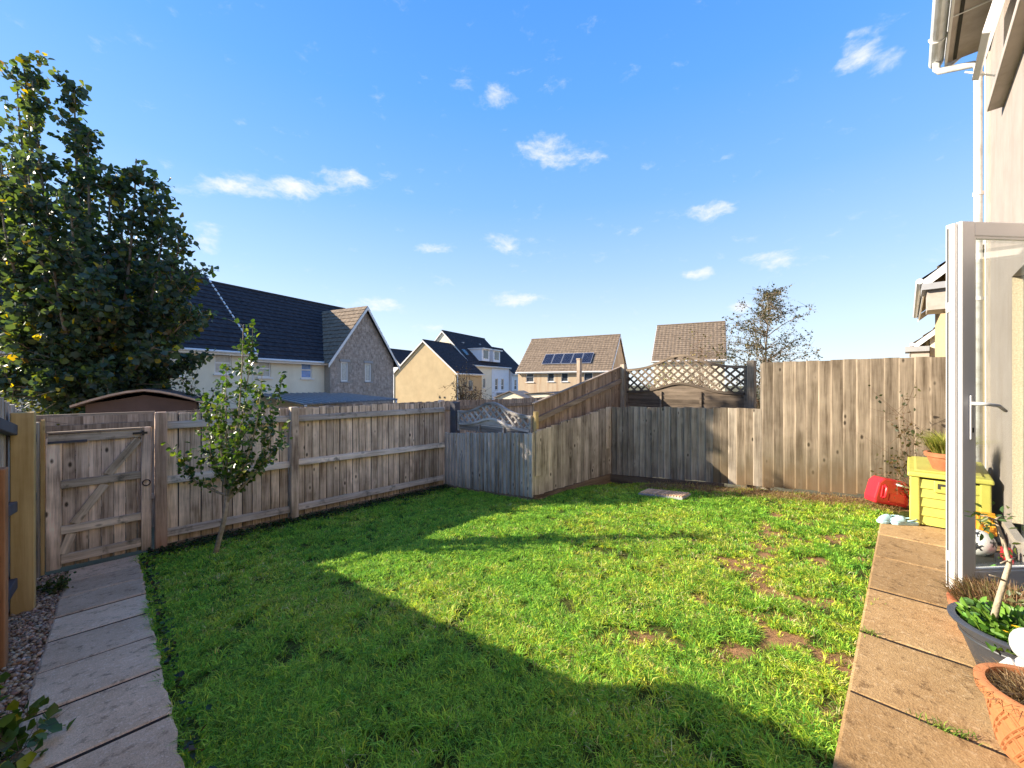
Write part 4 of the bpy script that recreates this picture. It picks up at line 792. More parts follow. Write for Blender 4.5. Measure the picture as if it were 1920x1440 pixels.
# ------------------------------------------------------------------ big tree at the left
def big_tree():
    rng = np.random.default_rng(11); base = W(-8.6,8.3); B0 = Vector((*base,-1.4))
    T = thing('broadleaf_tree', 'big dark green broadleaf tree with some yellowing leaves at the left', 'tree', B0)
    mb = MB(); fork = B0+Vector((0,0,1.9)); mb.tube([B0, B0+Vector((.03,.02,1.0)), fork], [.20,.16,.14], 10)
    cr = lambda X, Y, z: Vector((*W(X*.96,Y*.96), CAMH+(z-CAMH)*.96))
    # limbs end at the crown's tips: (right, forward, height)
    tips = [(-8.4,8.6,5.9),(-10.2,8.3,8.3),(-10.6,8.5,8.0),(-9.9,8.2,7.7),(-9.15,8.3,7.75),(-9.35,8.5,7.0),(-8.75,8.2,6.7),(-7.85,8.3,6.15),(-7.55,8.4,5.75),(-8.3,8.2,5.7),(-7.25,8.3,5.1),(-6.85,8.2,4.5),(-6.45,8.1,3.75),(-6.6,8.2,2.85),(-7.0,7.8,2.2),
            (-7.7,7.5,1.6),(-8.6,7.4,1.4),(-9.6,7.5,1.5),(-10.4,7.7,1.7),(-9.0,7.4,3.2),(-8.0,7.4,3.6),(-9.9,7.6,4.2),(-8.9,7.6,4.9),(-7.6,7.7,2.9),(-10.8,8.4,6.2),(-10.8,8.0,3.0),(-8.3,9.6,4.8),(-9.5,9.9,4.9),(-7.3,9.4,3.2),(-10.3,9.7,3.0),
            (-8.6,7.9,4.1),(-7.9,9.2,1.9),(-7.0,9.0,2.0),(-9.7,7.7,5.9),(-10.4,7.9,5.1),(-11.2,8.6,7.2),(-9.9,9.2,6.6),(-8.2,7.5,2.5),(-9.4,7.4,2.4),(-8.3,7.15,4.1),(-7.5,7.2,3.4),(-9.2,7.15,4.7),(-8.0,7.2,4.9),(-8.9,7.3,5.5)]
    segs = []
    for t in tips:
        e = cr(*t); st = fork+Vector((rng.normal()*.05, rng.normal()*.05, rng.uniform(-.3, max(.1, (t[2]-2.2)*.3)))); h = e-st
        c0 = Vector((st.x*.15+e.x*.85, st.y*.15+e.y*.85, st.z*.62+e.z*.38)) if t[2] > 4 else (st+e)/2+Vector((0,0,.35)); NQ = 13
        p = [st*(1-q)**2+c0*2*q*(1-q)+e*q*q for q in np.linspace(0,1,NQ)]; mb.tube(p, list(np.linspace(.06,.010,NQ)), 6, False)
        for _ in range(44):
            x_ = rng.uniform(2.2, NQ-1.05); q = int(x_); p0 = p[q].lerp(p[q+1], x_-q)
            d = Vector(rng.normal(size=3)).normalized(); d = (d+(p[q+1]-p[q]).normalized()*.6+Vector((0,0,.5))).normalized(); ln = rng.uniform(.25,.85)*(1.16-.056*x_)
            b = p0+d*ln; segs.append((p0, b)); mb.tube([p0, (p0+b)/2+Vector(rng.normal(size=3))*.03, b], [.012,.008,.004], 4, False)
    obj('trunk', mb, M['bark'], T, smooth=True)
    A = np.array([s[0] for s in segs]); Bq = np.array([s[1] for s in segs]); n = 36000; k = rng.integers(0, len(segs), n); t = rng.beta(2.2,1.2,n)[:,None]
    P = A[k]*(1-t)+Bq[k]*t+rng.normal(size=(n,3))*.06
    Dr = (Bq[k]-A[k])*.4+rng.normal(size=(n,3))*.55+np.array([0,0,-.35]); S = rng.uniform(.055,.15,n)
    V, F = leaf_mesh(P, Dr, S, .95, .25, .14, rng)
    hgt = np.clip((P[:,2]-2)/6.5, 0, 1)
    c = palette(n, [(.045,.080,.060),(.058,.100,.062),(.095,.14,.035),(.42,.34,.015),(.15,.11,.04)], [5,4,1.3,.2,.25], .3, rng)
    yl = rng.random(n) < .25*np.clip(hgt-.55,0,1); c[yl] = palette(int(yl.sum()), [(.13,.17,.015),(.2,.2,.02),(.16,.10,.03)], [2,1,1], .3, rng)
    npmesh('crown', V, F, M['leaf'], T, tuple(B0), np.repeat(c, 6, 0))
big_tree()
# young tree on the lawn
def young_tree():
    rng = np.random.default_rng(4); B0 = Vector((.83,5.75,-.56)); T = thing('young_tree', 'young slender tree with small glossy green leaves growing beside the fence', 'tree', B0); mb = MB()
    rt = Vector((CA,-SA,0)); fw = Vector((SA,CA,0)); f1 = B0+rt*.165+up*.70
    mb.tube([B0-up*.1, B0+rt*.06+up*.15, B0+rt*.13+up*.42, f1], [.035,.027,.024,.024], 10)
    lim = [(-.30,.1,1.55),(-.50,-.1,1.2),(-.05,.05,2.2),(.12,.1,2.42),(.22,-.05,2.68),(.36,.1,1.95),(.55,.0,1.55),(.48,-.12,2.1),(.02,-.2,1.75),(-.2,.2,2.0),(.58,.1,1.4),(.28,-.25,1.45),(.10,.2,1.9)]
    segs = []
    for x, y, z in lim:
        e = B0+rt*(x+.165)+fw*y+up*z; s0 = f1+up*rng.uniform(-.08,.12)*(1 if z > 1.2 else .3); p = bez(s0, e, rt*x*.35+up*(-.1), 9); mb.tube(p, list(np.linspace(.015,.003,9)), 6, False)
        for q in range(2, 9):
            segs.append((p[q-1], p[q]))
            for _ in range(2):
                d = Vector(rng.normal(size=3)); d.z = abs(d.z)*.6; b = p[q]+d.normalized()*rng.uniform(.06,.22); segs.append((p[q], b)); mb.tube([p[q], b], [.004,.002], 4, False)
    for x, y, z in ((.62,.05,2.12),(-.28,0,1.95),(.30,0,2.72)):
        p = bez(f1+rt*x*.7+up*(z-1.5), B0+rt*(x+.16)+fw*y+up*z, rt*.05, 8); mb.tube(p, list(np.linspace(.008,.002,8)), 5, False); segs += [(p[q], p[q+1]) for q in range(7)]*2
    obj('trunk', mb, M['barkpale'], T, smooth=True)
    A = np.array([s[0] for s in segs]); Bq = np.array([s[1] for s in segs]); n = 1800; k = rng.integers(0, len(segs), n); t = rng.random((n,1)); P = A[k]*(1-t)+Bq[k]*t+rng.normal(size=(n,3))*.02
    V, F = leaf_mesh(P, rng.normal(size=(n,3))+np.array([0,0,.1]), rng.uniform(.038,.076,n), .8, .3, .12, rng)
    c = palette(n, [(.05,.10,.022),(.08,.15,.025),(.15,.21,.03),(.26,.24,.04)], [4,4,1.8,.25], .3, rng); npmesh('crown', V, F, M['leafshiny'], T, tuple(B0), np.repeat(c, 6, 0))
young_tree()
def birch():
    rng = np.random.default_rng(9); B0 = Vector((*W(15.6,24.5),-2.2)); T = thing('birch_tree', 'sparse airy tree with thin olive brown leaves behind the tall fence', 'tree', B0); mb = MB()
    rt = Vector((CA,-SA,0)); fw = Vector((SA,CA,0)); top = B0+up*9.0+rt*.3; tr = bez(B0, top, rt*-.3, 12); mb.tube(tr, list(np.linspace(.12,.012,12)), 8, False); segs = []
    for q in range(4, 12):
        for _ in range(9):
            a = rng.uniform(0, 2*math.pi); hz = (q-4)/7; L_ = rng.uniform(.5,1)*(2.5*(1-hz**2)+.75)
            b = tr[q]+(rt*math.cos(a)+fw*math.sin(a))*L_+up*L_*rng.uniform(.1,.75); p = bez(tr[q], b, up*L_*.2, 6); mb.tube(p, list(np.linspace(.032,.006,6)), 5, False)
            for z in range(2, 6):
                for __ in range(4):
                    e = p[z]+Vector(rng.normal(size=3))*.38-up*.12; segs.append((p[z], e)); mb.tube([p[z], e], [.009,.004], 3, False)
    obj('trunk', mb, M['bark'], T)
    A = np.array([s[0] for s in segs]); Bq = np.array([s[1] for s in segs]); n = 4200; k = rng.integers(0, len(segs), n); t = rng.random((n,1)); P = A[k]*(1-t)+Bq[k]*t+rng.normal(size=(n,3))*.05
    V, F = leaf_mesh(P, rng.normal(size=(n,3))+np.array([0,0,-.5]), rng.uniform(.07,.15,n), .7, None, .1, rng); c = palette(n, [(.07,.075,.035),(.11,.10,.04),(.16,.11,.05),(.04,.05,.03)], [3,3,2,3], .3, rng); npmesh('crown', V, F, M['leaf'], T, tuple(B0), np.repeat(c, 6, 0))
birch()
def bush(name, label, c, rad, n, leaf, cols, pr, zs, m='leaf', seed=1, stems=25, wid=.75, cat='bush', stick=False, parent=None):
    rng = np.random.default_rng(seed); C = Vector(c); T = thing(name, label, cat, C); mb = MB(); segs = []
    for _ in range(stems):
        d = rng.normal(size=3); d[2] = abs(d[2])+.25; d /= np.linalg.norm(d); e = C+Vector((d[0]*rad[0],d[1]*rad[1],d[2]*rad[2]))*rng.uniform(.55,1.08); p = bez(C+Vector((d[0]*rad[0]*.25,d[1]*rad[1]*.25,0)), e, Vector(rng.normal(size=3))*.06, 6); mb.tube(p, list(np.linspace(zs,zs*.3,6)), 4, False); segs += [(p[q],p[q+1]) for q in range(1,5)]
        for q in range(2,6):
            for __ in range(3):
                b = p[q]+Vector(rng.normal(size=3))*max(rad)*.13; segs.append((p[q],b)); mb.tube([p[q],b],[zs*.4,zs*.15],3,False)
    obj('stems', mb, M['twig'], T)
    A = np.array([s[0] for s in segs]); Bq = np.array([s[1] for s in segs]); k = rng.integers(0, len(segs), n); t = rng.random((n,1)); P = A[k]*(1-t)+Bq[k]*t+rng.normal(size=(n,3))*leaf*.7
    V, F = leaf_mesh(P, rng.normal(size=(n,3)), rng.uniform(.6,1.3,n)*leaf, wid, None, .12, rng); npmesh('foliage', V, F, M[m], T, c, np.repeat(palette(n, cols, pr, .3, rng), 6, 0)); return T
bush('ivy_bush', 'olive leafy bush growing over the alley fence behind the gate', (-1.15,8.0,-.3), (1.0,.55,1.75), 4200, .05, [(.05,.065,.02),(.09,.095,.03),(.15,.14,.05)], [4,3,1], .012, seed=21, stems=45)
bush('dark_hedge', 'dark small leaved hedge at the far left edge under the big tree', (*W(-11.4,8.6),-.6), (1.2,1.0,2.35), 5000, .07, [(.03,.045,.018),(.05,.06,.02)], [3,2], .015, seed=22, stems=45)
bush('shrub', 'green shrub between the shed roof and the young tree', (1.2,10.4,-.6), (.9,.8,2.15), 2600, .06, [(.03,.06,.018),(.05,.08,.02)], [3,2], .012, seed=23, stems=30)
bush('dry_shrub', 'dry pinkish brown shrub in front of the ochre house', (*W(-2.65,24),-2.0), (1.5,1.5,4.0), 2600, .10, [(.30,.20,.15),(.22,.13,.10),(.12,.07,.06)], [3,3,2], .03, seed=24, stems=60)
bush('low_bush', 'low yellow green bush below the dry shrub', (*W(-1.6,23),-1.2), (1.5,1.0,1.7), 2200, .09, [(.11,.13,.03),(.16,.15,.04)], [3,2], .02, seed=25)
bush('yellow_shrub', 'bright yellow green shrub behind the brown arched trellis', (*W(5.45,14.2),-.6), (.85,.7,3.0), 1500, .07, [(.30,.30,.03),(.40,.34,.04),(.16,.2,.03)], [3,2,2], .015, seed=26)
bush('tall_wispy_shrub', 'wispy bare stemmed shrub in front of the far brown roof', (*W(6.9,14.6),-.6), (.85,.6,4.1), 850, .07, [(.16,.12,.06),(.07,.08,.04),(.26,.20,.05)], [3,2,1], .012, seed=27, stems=34)
bush('dark_bush', 'dark rounded bush at the foot of the sparse tree', (*W(14.8,22.5),-1.5), (2.6,1.4,4.85), 5200, .12, [(.03,.035,.02),(.05,.05,.025),(.10,.07,.03)], [4,3,1], .02, seed=28, stems=60)

# ------------------------------------------------------------------ things by the house
# storage box
SB = thing('storage_box', 'lime yellow plastic storage box with louvred sides beside the house wall', 'storage box', (6.25,-.28,0)); x0, x1, y0, y1 = 5.80, 6.62, -.56, -.02; H_ = .50
cw = .07
for y in (y0, y1-cw): 
    for x in (x0, x1-cw): obj('corner_pillar', MB().add([(x-.008,y-.004,0),(x+cw,y-.004,0),(x+cw,y+cw+.004,0),(x-.008,y+cw+.004,0),(x,y,H_),(x+cw,y,H_),(x+cw,y+cw,H_),(x,y+cw,H_)], [(3,2,1,0),(4,5,6,7),(0,1,5,4),(1,2,6,5),(2,3,7,6),(3,0,4,7)]), M['yellow'], SB, bevel=.01)
nl = 5
for k in range(nl):
    za, zc = .02+k*(H_-.04)/nl, .02+(k+1)*(H_-.04)/nl-.004
    obj('slat', MB().add([(x0+.008,y0+cw,za),(x0+.03,y0+cw,za),(x0+.03,y1-cw,za),(x0+.008,y1-cw,za),(x0+.022,y0+cw,zc),(x0+.04,y0+cw,zc),(x0+.04,y1-cw,zc),(x0+.022,y1-cw,zc)], [(3,2,1,0),(4,5,6,7),(0,1,5,4),(1,2,6,5),(2,3,7,6),(3,0,4,7)]), M['yellow'], SB)
    obj('slat', MB().add([(x0+cw,y1-.008,za),(x1-cw,y1-.008,za),(x1-cw,y1-.03,za),(x0+cw,y1-.03,za),(x0+cw,y1-.022,zc),(x1-cw,y1-.022,zc),(x1-cw,y1-.04,zc),(x0+cw,y1-.04,zc)], [(0,1,2,3),(7,6,5,4),(4,5,1,0),(5,6,2,1),(6,7,3,2),(7,4,0,3)]), M['yellow'], SB)
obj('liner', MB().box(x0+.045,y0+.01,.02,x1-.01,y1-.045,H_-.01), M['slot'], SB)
lid = obj('lid', MB().add([(x0-.02,y0-.02,H_),(x1+.02,y0-.02,H_),(x1+.02,y1+.02,H_),(x0-.02,y1+.02,H_),(x0-.015,y0-.015,H_+.045),(x1+.02,y0-.015,H_+.10),(x1+.02,y1+.015,H_+.10),(x0-.015,y1+.015,H_+.045)], [(3,2,1,0),(4,5,6,7),(0,1,5,4),(1,2,6,5),(2,3,7,6),(3,0,4,7)]), M['yellow'], SB, bevel=.012)
obj('lid_panel', MB().add([(x0+.04,y0+.03,H_+.05),(x1-.03,y0+.03,H_+.098),(x1-.03,y1-.03,H_+.098),(x0+.04,y1-.03,H_+.05),(x0+.06,y0+.05,H_+.062),(x1-.05,y0+.05,H_+.108),(x1-.05,y1-.05,H_+.108),(x0+.06,y1-.05,H_+.062)], [(3,2,1,0),(4,5,6,7),(0,1,5,4),(1,2,6,5),(2,3,7,6),(3,0,4,7)]), M['yellowlid'], lid, bevel=.006)
ph = obj('handle_recess', MB().box(x0-.006,-.40,.36,x0+.02,-.19,.475), M['yellow'], SB, bevel=.008); obj('grip_slot', MB().box(x0-.009,-.37,.43,x0-.005,-.215,.452).box(x0-.009,-.235,.40,x0-.005,-.215,.43), M['slot'], ph)
# pots
def pot(T, c, r0, r1, h, rim, m, sx=1, sy=1, rz=0, n=36, soil=True, rimh=.045):
    prof = [(r0*.98,0),(r0,.005),(r1-.006,h-rimh),(r1+rim,h-rimh+.004),(r1+rim+.004,h-.006),(r1+rim-.004,h),(r1-.012,h),(r1-.016,h-.03),(r1-.03,h-.05)]
    o = obj('pot', MB().lathe(prof, c, n, sx, sy, True, rz), m, T, smooth=True); o.modifiers.new('e','EDGE_SPLIT').split_angle = R(40)
    if soil: obj('compost', MB().lathe([(r1-.016,h-.055),(r1*.6,h-.045),(.01,h-.04)], c, n, sx, sy, True, rz), M['compost'], T)
    return o
def tuft(T, name, c, r, n, h, w, lean, cols, pr, seed, m='blade'):
    rng = np.random.default_rng(seed); a = rng.uniform(0,2*math.pi,n); q = np.sqrt(rng.random(n))*r; P = np.stack([c[0]+np.cos(a)*q, c[1]+np.sin(a)*q, np.full(n,c[2])],1)
    return blades(name, P, rng.uniform(*h,n), np.full(n,w)*rng.uniform(.7,1.3,n), rng.uniform(*lean,n), palette(n,cols,pr,.25,rng), M[m], T, tuple(OFF[T.name]), rng, a+rng.normal(0,.6,n))
c = (6.02,-.30,H_+.068); PG = thing('grass_pot', 'terracotta pot of yellow green grass standing on the storage box', 'potted plant', c)
pot(PG, c, .115, .165, .175, .010, M['terra']); tuft(PG, 'grass', (c[0],c[1],c[2]+.12), .10, 900, (.18,.36), .006, (.3,1.1), [(.30,.32,.06),(.20,.25,.04),(.42,.40,.12)], [3,2,2], 5)
sh = bush('leafy_shrub', 'thin dark leaved shrub in front of the tall fence behind the storage box', (6.75,-.12,-.02), (.62,.55,1.35), 300, .04, [(.05,.06,.03),(.08,.075,.035),(.12,.08,.035)], [3,2,1], .006, seed=31, stems=8, cat='shrub')
# dark planter with small tree and green leaves
c = (3.10,-.415,0); DP = thing('dark_planter', 'dark grey plastic planter with leafy plants and a bare young stem', 'planter', c); pot(DP, c, .16, .25, .265, .014, M['planter'], rimh=.02)
obj('band', MB().lathe([(.222,.18),(.228,.185),(.230,.19),(.226,.195)], c, 36, cap=False), M['planter'], DP, smooth=True)
rng = np.random.default_rng(6); n = 620; a = rng.uniform(0,2*math.pi,n); q = np.sqrt(rng.random(n))*.215; P = np.stack([c[0]+np.cos(a)*q, c[1]+np.sin(a)*q, rng.uniform(.21,.275,n)],1)
V, F = leaf_mesh(P, np.stack([np.cos(a)*.8,np.sin(a)*.8,rng.uniform(0,1.2,n)],1)+rng.normal(size=(n,3))*.4, rng.uniform(.03,.07,n), .55, .3, .12, rng); npmesh('foliage', V, F, M['leafshiny'], DP, c, np.repeat(palette(n, [(.10,.22,.03),(.16,.30,.04),(.05,.12,.02)], [3,3,2], .25, rng), 6, 0))
def campt(px, py, t): X = (px-960)/745*t; x, y = W(X, t); return Vector((x, y, CAMH+(720-py)/745*t))
st = [campt(1863,1162,2.0), campt(1872,1125,2.0), campt(1884,1085,2.0), campt(1893,1055,2.02), campt(1880,1010,2.04), campt(1866,975,2.05)]; mb = MB(); mb.tube(st, [.014,.012,.011,.010,.008,.006], 8)
br = [(campt(1885,1090,2.0), campt(1855,1078,1.98)), (campt(1893,1052,2.0), campt(1906,1045,2.05)), (campt(1893,1052,2.02), campt(1876,1056,2.0)), (campt(1866,975,2.05), campt(1838,966,2.06)), (campt(1866,975,2.05), campt(1880,968,2.1)), (campt(1870,985,2.05), campt(1846,985,2.05))]
for a, b in br: mb.tube([a, (a+b)/2+Vector((0,0,.004)), b], [.006,.004,.003], 5)
obj('young_stem', mb, M['barkpale'], DP, smooth=True)
n = 46; P = np.array([list(b_) for a, b_ in br[3:] for _ in range(12)]+[list(br[1][1])]*10); P = P+rng.normal(size=P.shape)*.022; V, F = leaf_mesh(P, rng.normal(size=P.shape), rng.uniform(.025,.045,len(P)), .5, .3, .1, rng); npmesh('stem_leaves', V, F, M['leafshiny'], DP, c, np.repeat(palette(len(P), [(.05,.09,.025),(.09,.12,.03)], [1,1], .2, rng), 6, 0))
for px, py in ((1905,1177),(1884,1186)):
    fc = campt(px, py, 1.88); V, F = leaf_mesh(np.array([list(fc)]*7), np.stack([np.cos(np.arange(7)*.9),np.sin(np.arange(7)*.9),np.full(7,.3)],1), np.full(7,.018), .6, .8, .1, rng); npmesh('flower', V, F, M['leaf'], DP, c, np.tile((.85,.55,.02), (len(V),1)))
# bowl of dry heather behind it
c = (3.58,-.40,0); HB = thing('heather_bowl', 'wide terracotta bowl of dry heather behind the dark planter', 'potted plant', c); pot(HB, c, .15, .215, .17, .012, M['terra'])
tuft(HB, 'heather', (c[0],c[1],.13), .19, 2600, (.07,.19), .005, (.2,1.2), [(.24,.13,.07),(.30,.20,.10),(.16,.15,.05),(.36,.26,.15)], [3,3,2,2], 8)
n = 90; rng = np.random.default_rng(18); P = np.array([3.52,-.50,.24])+rng.normal(size=(n,3))*np.array([.06,.04,.03]); V, F = leaf_mesh(P, rng.normal(size=(n,3)), rng.uniform(.03,.05,n), .6, .3, .1, rng); npmesh('succulent', V, F, M['leafshiny'], HB, c, np.repeat(palette(n, [(.10,.13,.05),(.16,.18,.07)], [1,1], .2, rng), 6, 0))
# near terracotta pot with basket pattern
c = (2.51,-.385,0); TP = thing('lattice_pot', 'orange terracotta pot with raised basket pattern and dead stems, nearest pot', 'potted plant', c); pot(TP, c, .125, .172, .26, .016, M['terrao'], rimh=.045)
pr_ = lambda z: .125+(.166-.125)*z/.215
for s_ in (1,-1):
    for k in range(16):
        for g in (-.012,.012):
            pts = []
            for q in range(7):
                z = .02+q*.030; a = k*math.pi/8+s_*q*.13+g*4; pts.append((c[0]+(pr_(z)+.001)*math.cos(a), c[1]+(pr_(z)+.001)*math.sin(a), z))
            mbp = MB() if (k == 0 and g < 0) else mbp; mbp.tube(pts, .0045, 4, False)
    obj('basket_relief', mbp, M['terrao'], TP)
tuft(TP, 'dead_stems', (c[0],c[1],.205), .15, 1500, (.03,.10), .004, (.4,1.8), [(.30,.20,.10),(.20,.12,.06),(.40,.30,.17)], [3,3,2], 9)
# white ornament
c = (2.775,-.375,0); OR = thing('garden_ornament', 'white painted stone ornament between the two nearest pots', 'ornament', c)
obj('body', MB().lathe([(.045,0),(.066,.02),(.070,.10),(.060,.18),(.045,.24),(.035,.26)], c, 20), M['statue'], OR, smooth=True, sub=1)
obj('head', MB().lathe([(.02,0),(.050,.03),(.058,.075),(.048,.12),(.015,.145)], (c[0],c[1],.25), 18, 1.0, 1.1), M['statue'], OR, smooth=True, sub=1)
for k, (dx, dy) in enumerate(((-.05,.03),(-.01,.058))): obj('wing', MB().lathe([(.005,-.05),(.028,-.02),(.032,.02),(.005,.06)], (c[0]+dx,c[1]+dy,.19), 12, .6, 1), M['statue'], OR, smooth=True)
mb = MB()
for q in range(3): mb.tube([(c[0]-.066+q*.03,c[1]+.02+.012*q,.05+.02*q),(c[0]-.064+q*.03,c[1]+.03+.012*q,.08),(c[0]-.055+q*.03,c[1]+.045,.11)], .003, 4)
obj('painted_line', mb, M['black'], OR)
# red jug (jerry can with two grips, tilted)
c = Vector((6.55,.19,.0)); JR = thing('red_canister', 'red plastic canister with moulded handles leaning by the tall fence', 'canister', c)
jx = Vector((.62,-.78,0)); jy = Vector((.78,.62,0)); tl = Matrix.Rotation(R(9), 3, jy); jx = tl@jx; jz = tl@up; jc = c+jz*.16
body = MB()
prof = [(-.175,-.15),(.175,-.15),(.185,-.10),(.17,.09),(.11,.15),(-.12,.155),(-.165,.10),(-.185,-.09)]
body.prism([jc+jx*a+jz*b-jy*.09 for a, b in prof], jy*.18); jb = obj('body', body, M['red'], JR, bevel=.018, seg=3)
obj('grip_recess', MB().obox(jc+jx*-.105-jy*.092+jz*.0, jx*.028, jy*.008, jz*.07), M['red'], jb, bevel=.006); obj('grip_bar', MB().tube([jc+jx*-.105-jy*.09+jz*.075, jc+jx*-.105-jy*.125+jz*.05, jc+jx*-.105-jy*.125-jz*.05, jc+jx*-.105-jy*.09-jz*.075], .014, 8), M['red'], jb, smooth=True)
obj('top_handle', MB().tube([jc+jx*.02-jy*.085+jz*.11, jc+jx*.02-jy*.12+jz*.105, jc+jx*.15-jy*.12+jz*.09, jc+jx*.15-jy*.085+jz*.09], .011, 8), M['statue'], jb, smooth=True); obj('lower_panel', MB().obox(jc+jx*.05-jy*.093-jz*.06, jx*.09, jy*.006, jz*.05), M['red'], jb, bevel=.005)
# clogs
CR = None
def clog(label, c, ang):
    C = Vector((*c, .0)); a = Vector((math.cos(ang), math.sin(ang), 0)); b = Vector((-a.y, a.x, 0)); T = thing('clog', label, 'shoe', C, 'pale blue clogs')
    sole = [(-.12,.0),(-.11,.03),(-.05,.038),(.02,.036),(.09,.048),(.125,.03),(.135,0),(.125,-.03),(.09,-.045),(.02,-.034),(-.05,-.034),(-.11,-.03)]
    obj('sole', MB().prism([C+a*x+b*y+up*.002 for x, y in sole], (0,0,.032)), M['crocs'], T, bevel=.008)
    vs = []; 
    N = 6; Mm = 8
    for i in range(N):
        t = i/(N-1); x = .01+t*.115; wdt = .044*math.sqrt(max(.04,1-(t*.95)**3)); hgt = .06*(1-t**2.2*.6)
        for j in range(Mm+1): th = math.pi*j/Mm; vs.append(C+a*x+b*(wdt*math.cos(th))+up*(.03+hgt*math.sin(th)))
    fs = [(i*(Mm+1)+j, i*(Mm+1)+j+1, (i+1)*(Mm+1)+j+1, (i+1)*(Mm+1)+j) for i in range(N-1) for j in range(Mm)]
    fs.append(tuple((N-1)*(Mm+1)+j for j in range(Mm+1))); u_ = obj('upper', MB().add(vs, fs), M['crocs'], T, smooth=True); so_ = u_.modifiers.new('s','SOLIDIFY'); so_.thickness = .005
    obj('heel_strap', MB().tube([C+a*.0+b*.04+up*.05, C-a*.08+b*.035+up*.06, C-a*.115+up*.065, C-a*.08-b*.035+up*.06, C-b*.04+up*.05], .007, 6), M['crocs'], T, smooth=True); return T
clog('pale blue rubber clog nearest the lawn on the paving corner', (5.72,.13), 2.5); clog('pale blue rubber clog touching the storage box on the paving corner', (5.74,.02), 2.2)
# football : icosphere faces split into black and white panels
import bmesh
def football():
    c = Vector((5.15,-.42,.108)); T = thing('football', 'black and white football on the paving seen through the door glass', 'ball', (c.x,c.y,0))
    bm = bmesh.new(); bmesh.ops.create_icosphere(bm, subdivisions=1, radius=.11); ico = [v.co.normalized() for v in bm.verts]; bm.free()
    rot = Matrix.Rotation(.6, 3, 'X')@Matrix.Rotation(.35, 3, 'Y'); ico = [rot@v for v in ico]
    o = obj('white_panels', MB().lathe([(.108*math.sin(t), -.108*math.cos(t)) for t in np.linspace(.02,math.pi-.02,25)], c, 32), M['ballw'], T, smooth=True)
    for v in ico:
        t1 = v.orthogonal().normalized(); t2 = v.cross(t1); pts = [c+v*.1105]; 
        ring = [c+(v+(t1*math.cos(k*2*math.pi/5)+t2*math.sin(k*2*math.pi/5))*.36).normalized()*.1092 for k in range(5)]
        obj('black_panel', MB().add(pts+ring, [(0,k+1,(k+1)%5+1) for k in range(5)]), M['ballb'], T)
football()
# toy digger
c = Vector((5.72,-.52,0)); TD = thing('toy_digger', 'orange yellow plastic toy digger by the house wall behind the glass', 'toy', c)
obj('chassis', MB().box(c.x-.13,c.y-.06,.03,c.x+.13,c.y+.06,.07), M['black'], TD, bevel=.01)
for k in (-1,1):
    for x in (-.09,.09): obj('wheel', MB().tube([(c.x+x,c.y+k*.055,.04),(c.x+x,c.y+k*.095,.04)], .042, 16), M['black'], TD)
cabm = MB()
for x in (-.05,.07):
    for y in (-.05,.05): cabm.box(c.x+x-.009,c.y+y-.009,.07,c.x+x+.009,c.y+y+.009,.22)
cabm.box(c.x-.065,c.y-.062,.22,c.x+.085,c.y+.062,.24).box(c.x-.12,c.y-.055,.072,c.x+.12,c.y+.055,.11); obj('cab', cabm, M['digger'], TD, bevel=.006)
obj('boom', MB().tube([(c.x-.08,c.y+.02,.11),(c.x-.16,c.y+.05,.20),(c.x-.22,c.y+.07,.10)], [.018,.016,.012], 8), M['digger'], TD); obj('bucket', MB().prism([(c.x-.25,c.y+.03,.02),(c.x-.19,c.y+.03,.02),(c.x-.18,c.y+.03,.08),(c.x-.24,c.y+.03,.09)], (0,.08,0)), M['digger'], TD)
# other toys
c = Vector((5.0,-.56,0)); RT = thing('toy_tractor', 'small red and black toy tractor beside the football', 'toy', c)
obj('body', MB().box(c.x-.06,c.y-.03,.04,c.x+.06,c.y+.03,.09).box(c.x-.02,c.y-.028,.09,c.x+.05,c.y+.028,.14), M['red'], RT, bevel=.006)
for x in (-.05,.05):
    for k in (-1,1): obj('wheel', MB().tube([(c.x+x,c.y+k*.03,.04),(c.x+x,c.y+k*.055,.04)], .04, 14), M['black'], RT)
for q, (x, y, lab) in enumerate(((4.75,-.44,'lime green toy spade lying in front of the football'),(5.32,-.36,'lime green toy rake standing behind the football'))):
    T = thing('toy_spade' if q == 0 else 'toy_rake', lab, 'toy', (x,y,0)); z = .012 if q == 0 else .10
    if q == 0: obj('blade', MB().box(x-.05,y-.03,.004,x+.04,y+.03,.016), M['lime'], T, bevel=.004); obj('shaft', MB().tube([(x+.03,y,.012),(x+.14,y-.05,.02)], .009, 8), M['lime'], T)
    else: obj('head', MB().box(x-.03,y-.02,.16,x+.03,y+.02,.20), M['lime'], T, bevel=.004); obj('shaft', MB().tube([(x,y,.0),(x,y,.17)], .009, 8), M['lime'], T)
dm = obj('door_mat', MB().box(4.55,-.60,.003,5.35,-.30,.016), M['slot'], None, (4.95,-.45,.003)); tag(dm, 'dark mat on the paving under the football', 'mat')
# drain cover in the lawn by the far fence
dc = thing('drain_cover', 'pale ribbed plastic grating lying flat in the grass near the far fence', 'grating', (5.95,2.65,float(G(5.95,2.65))))
zz = lambda v: float(-.09*v)-.022
obj('frame', MB().add([(5.80,2.30,zz(2.3)),(6.12,2.30,zz(2.3)),(6.12,2.98,zz(2.98)),(5.80,2.98,zz(2.98)),(5.80,2.30,zz(2.3)+.03),(6.12,2.30,zz(2.3)+.03),(6.12,2.98,zz(2.98)+.03),(5.80,2.98,zz(2.98)+.03)], [(3,2,1,0),(4,5,6,7),(0,1,5,4),(1,2,6,5),(2,3,7,6),(3,0,4,7)]), M['stonegrey'], dc)
for k in range(16):
    v = 2.33+k*.041; obj('rib', MB().obox((5.96,v,zz(v)+.038), (.145,0,0), (0,.011,0), (0,0,.012)), M['pathslab'], dc)

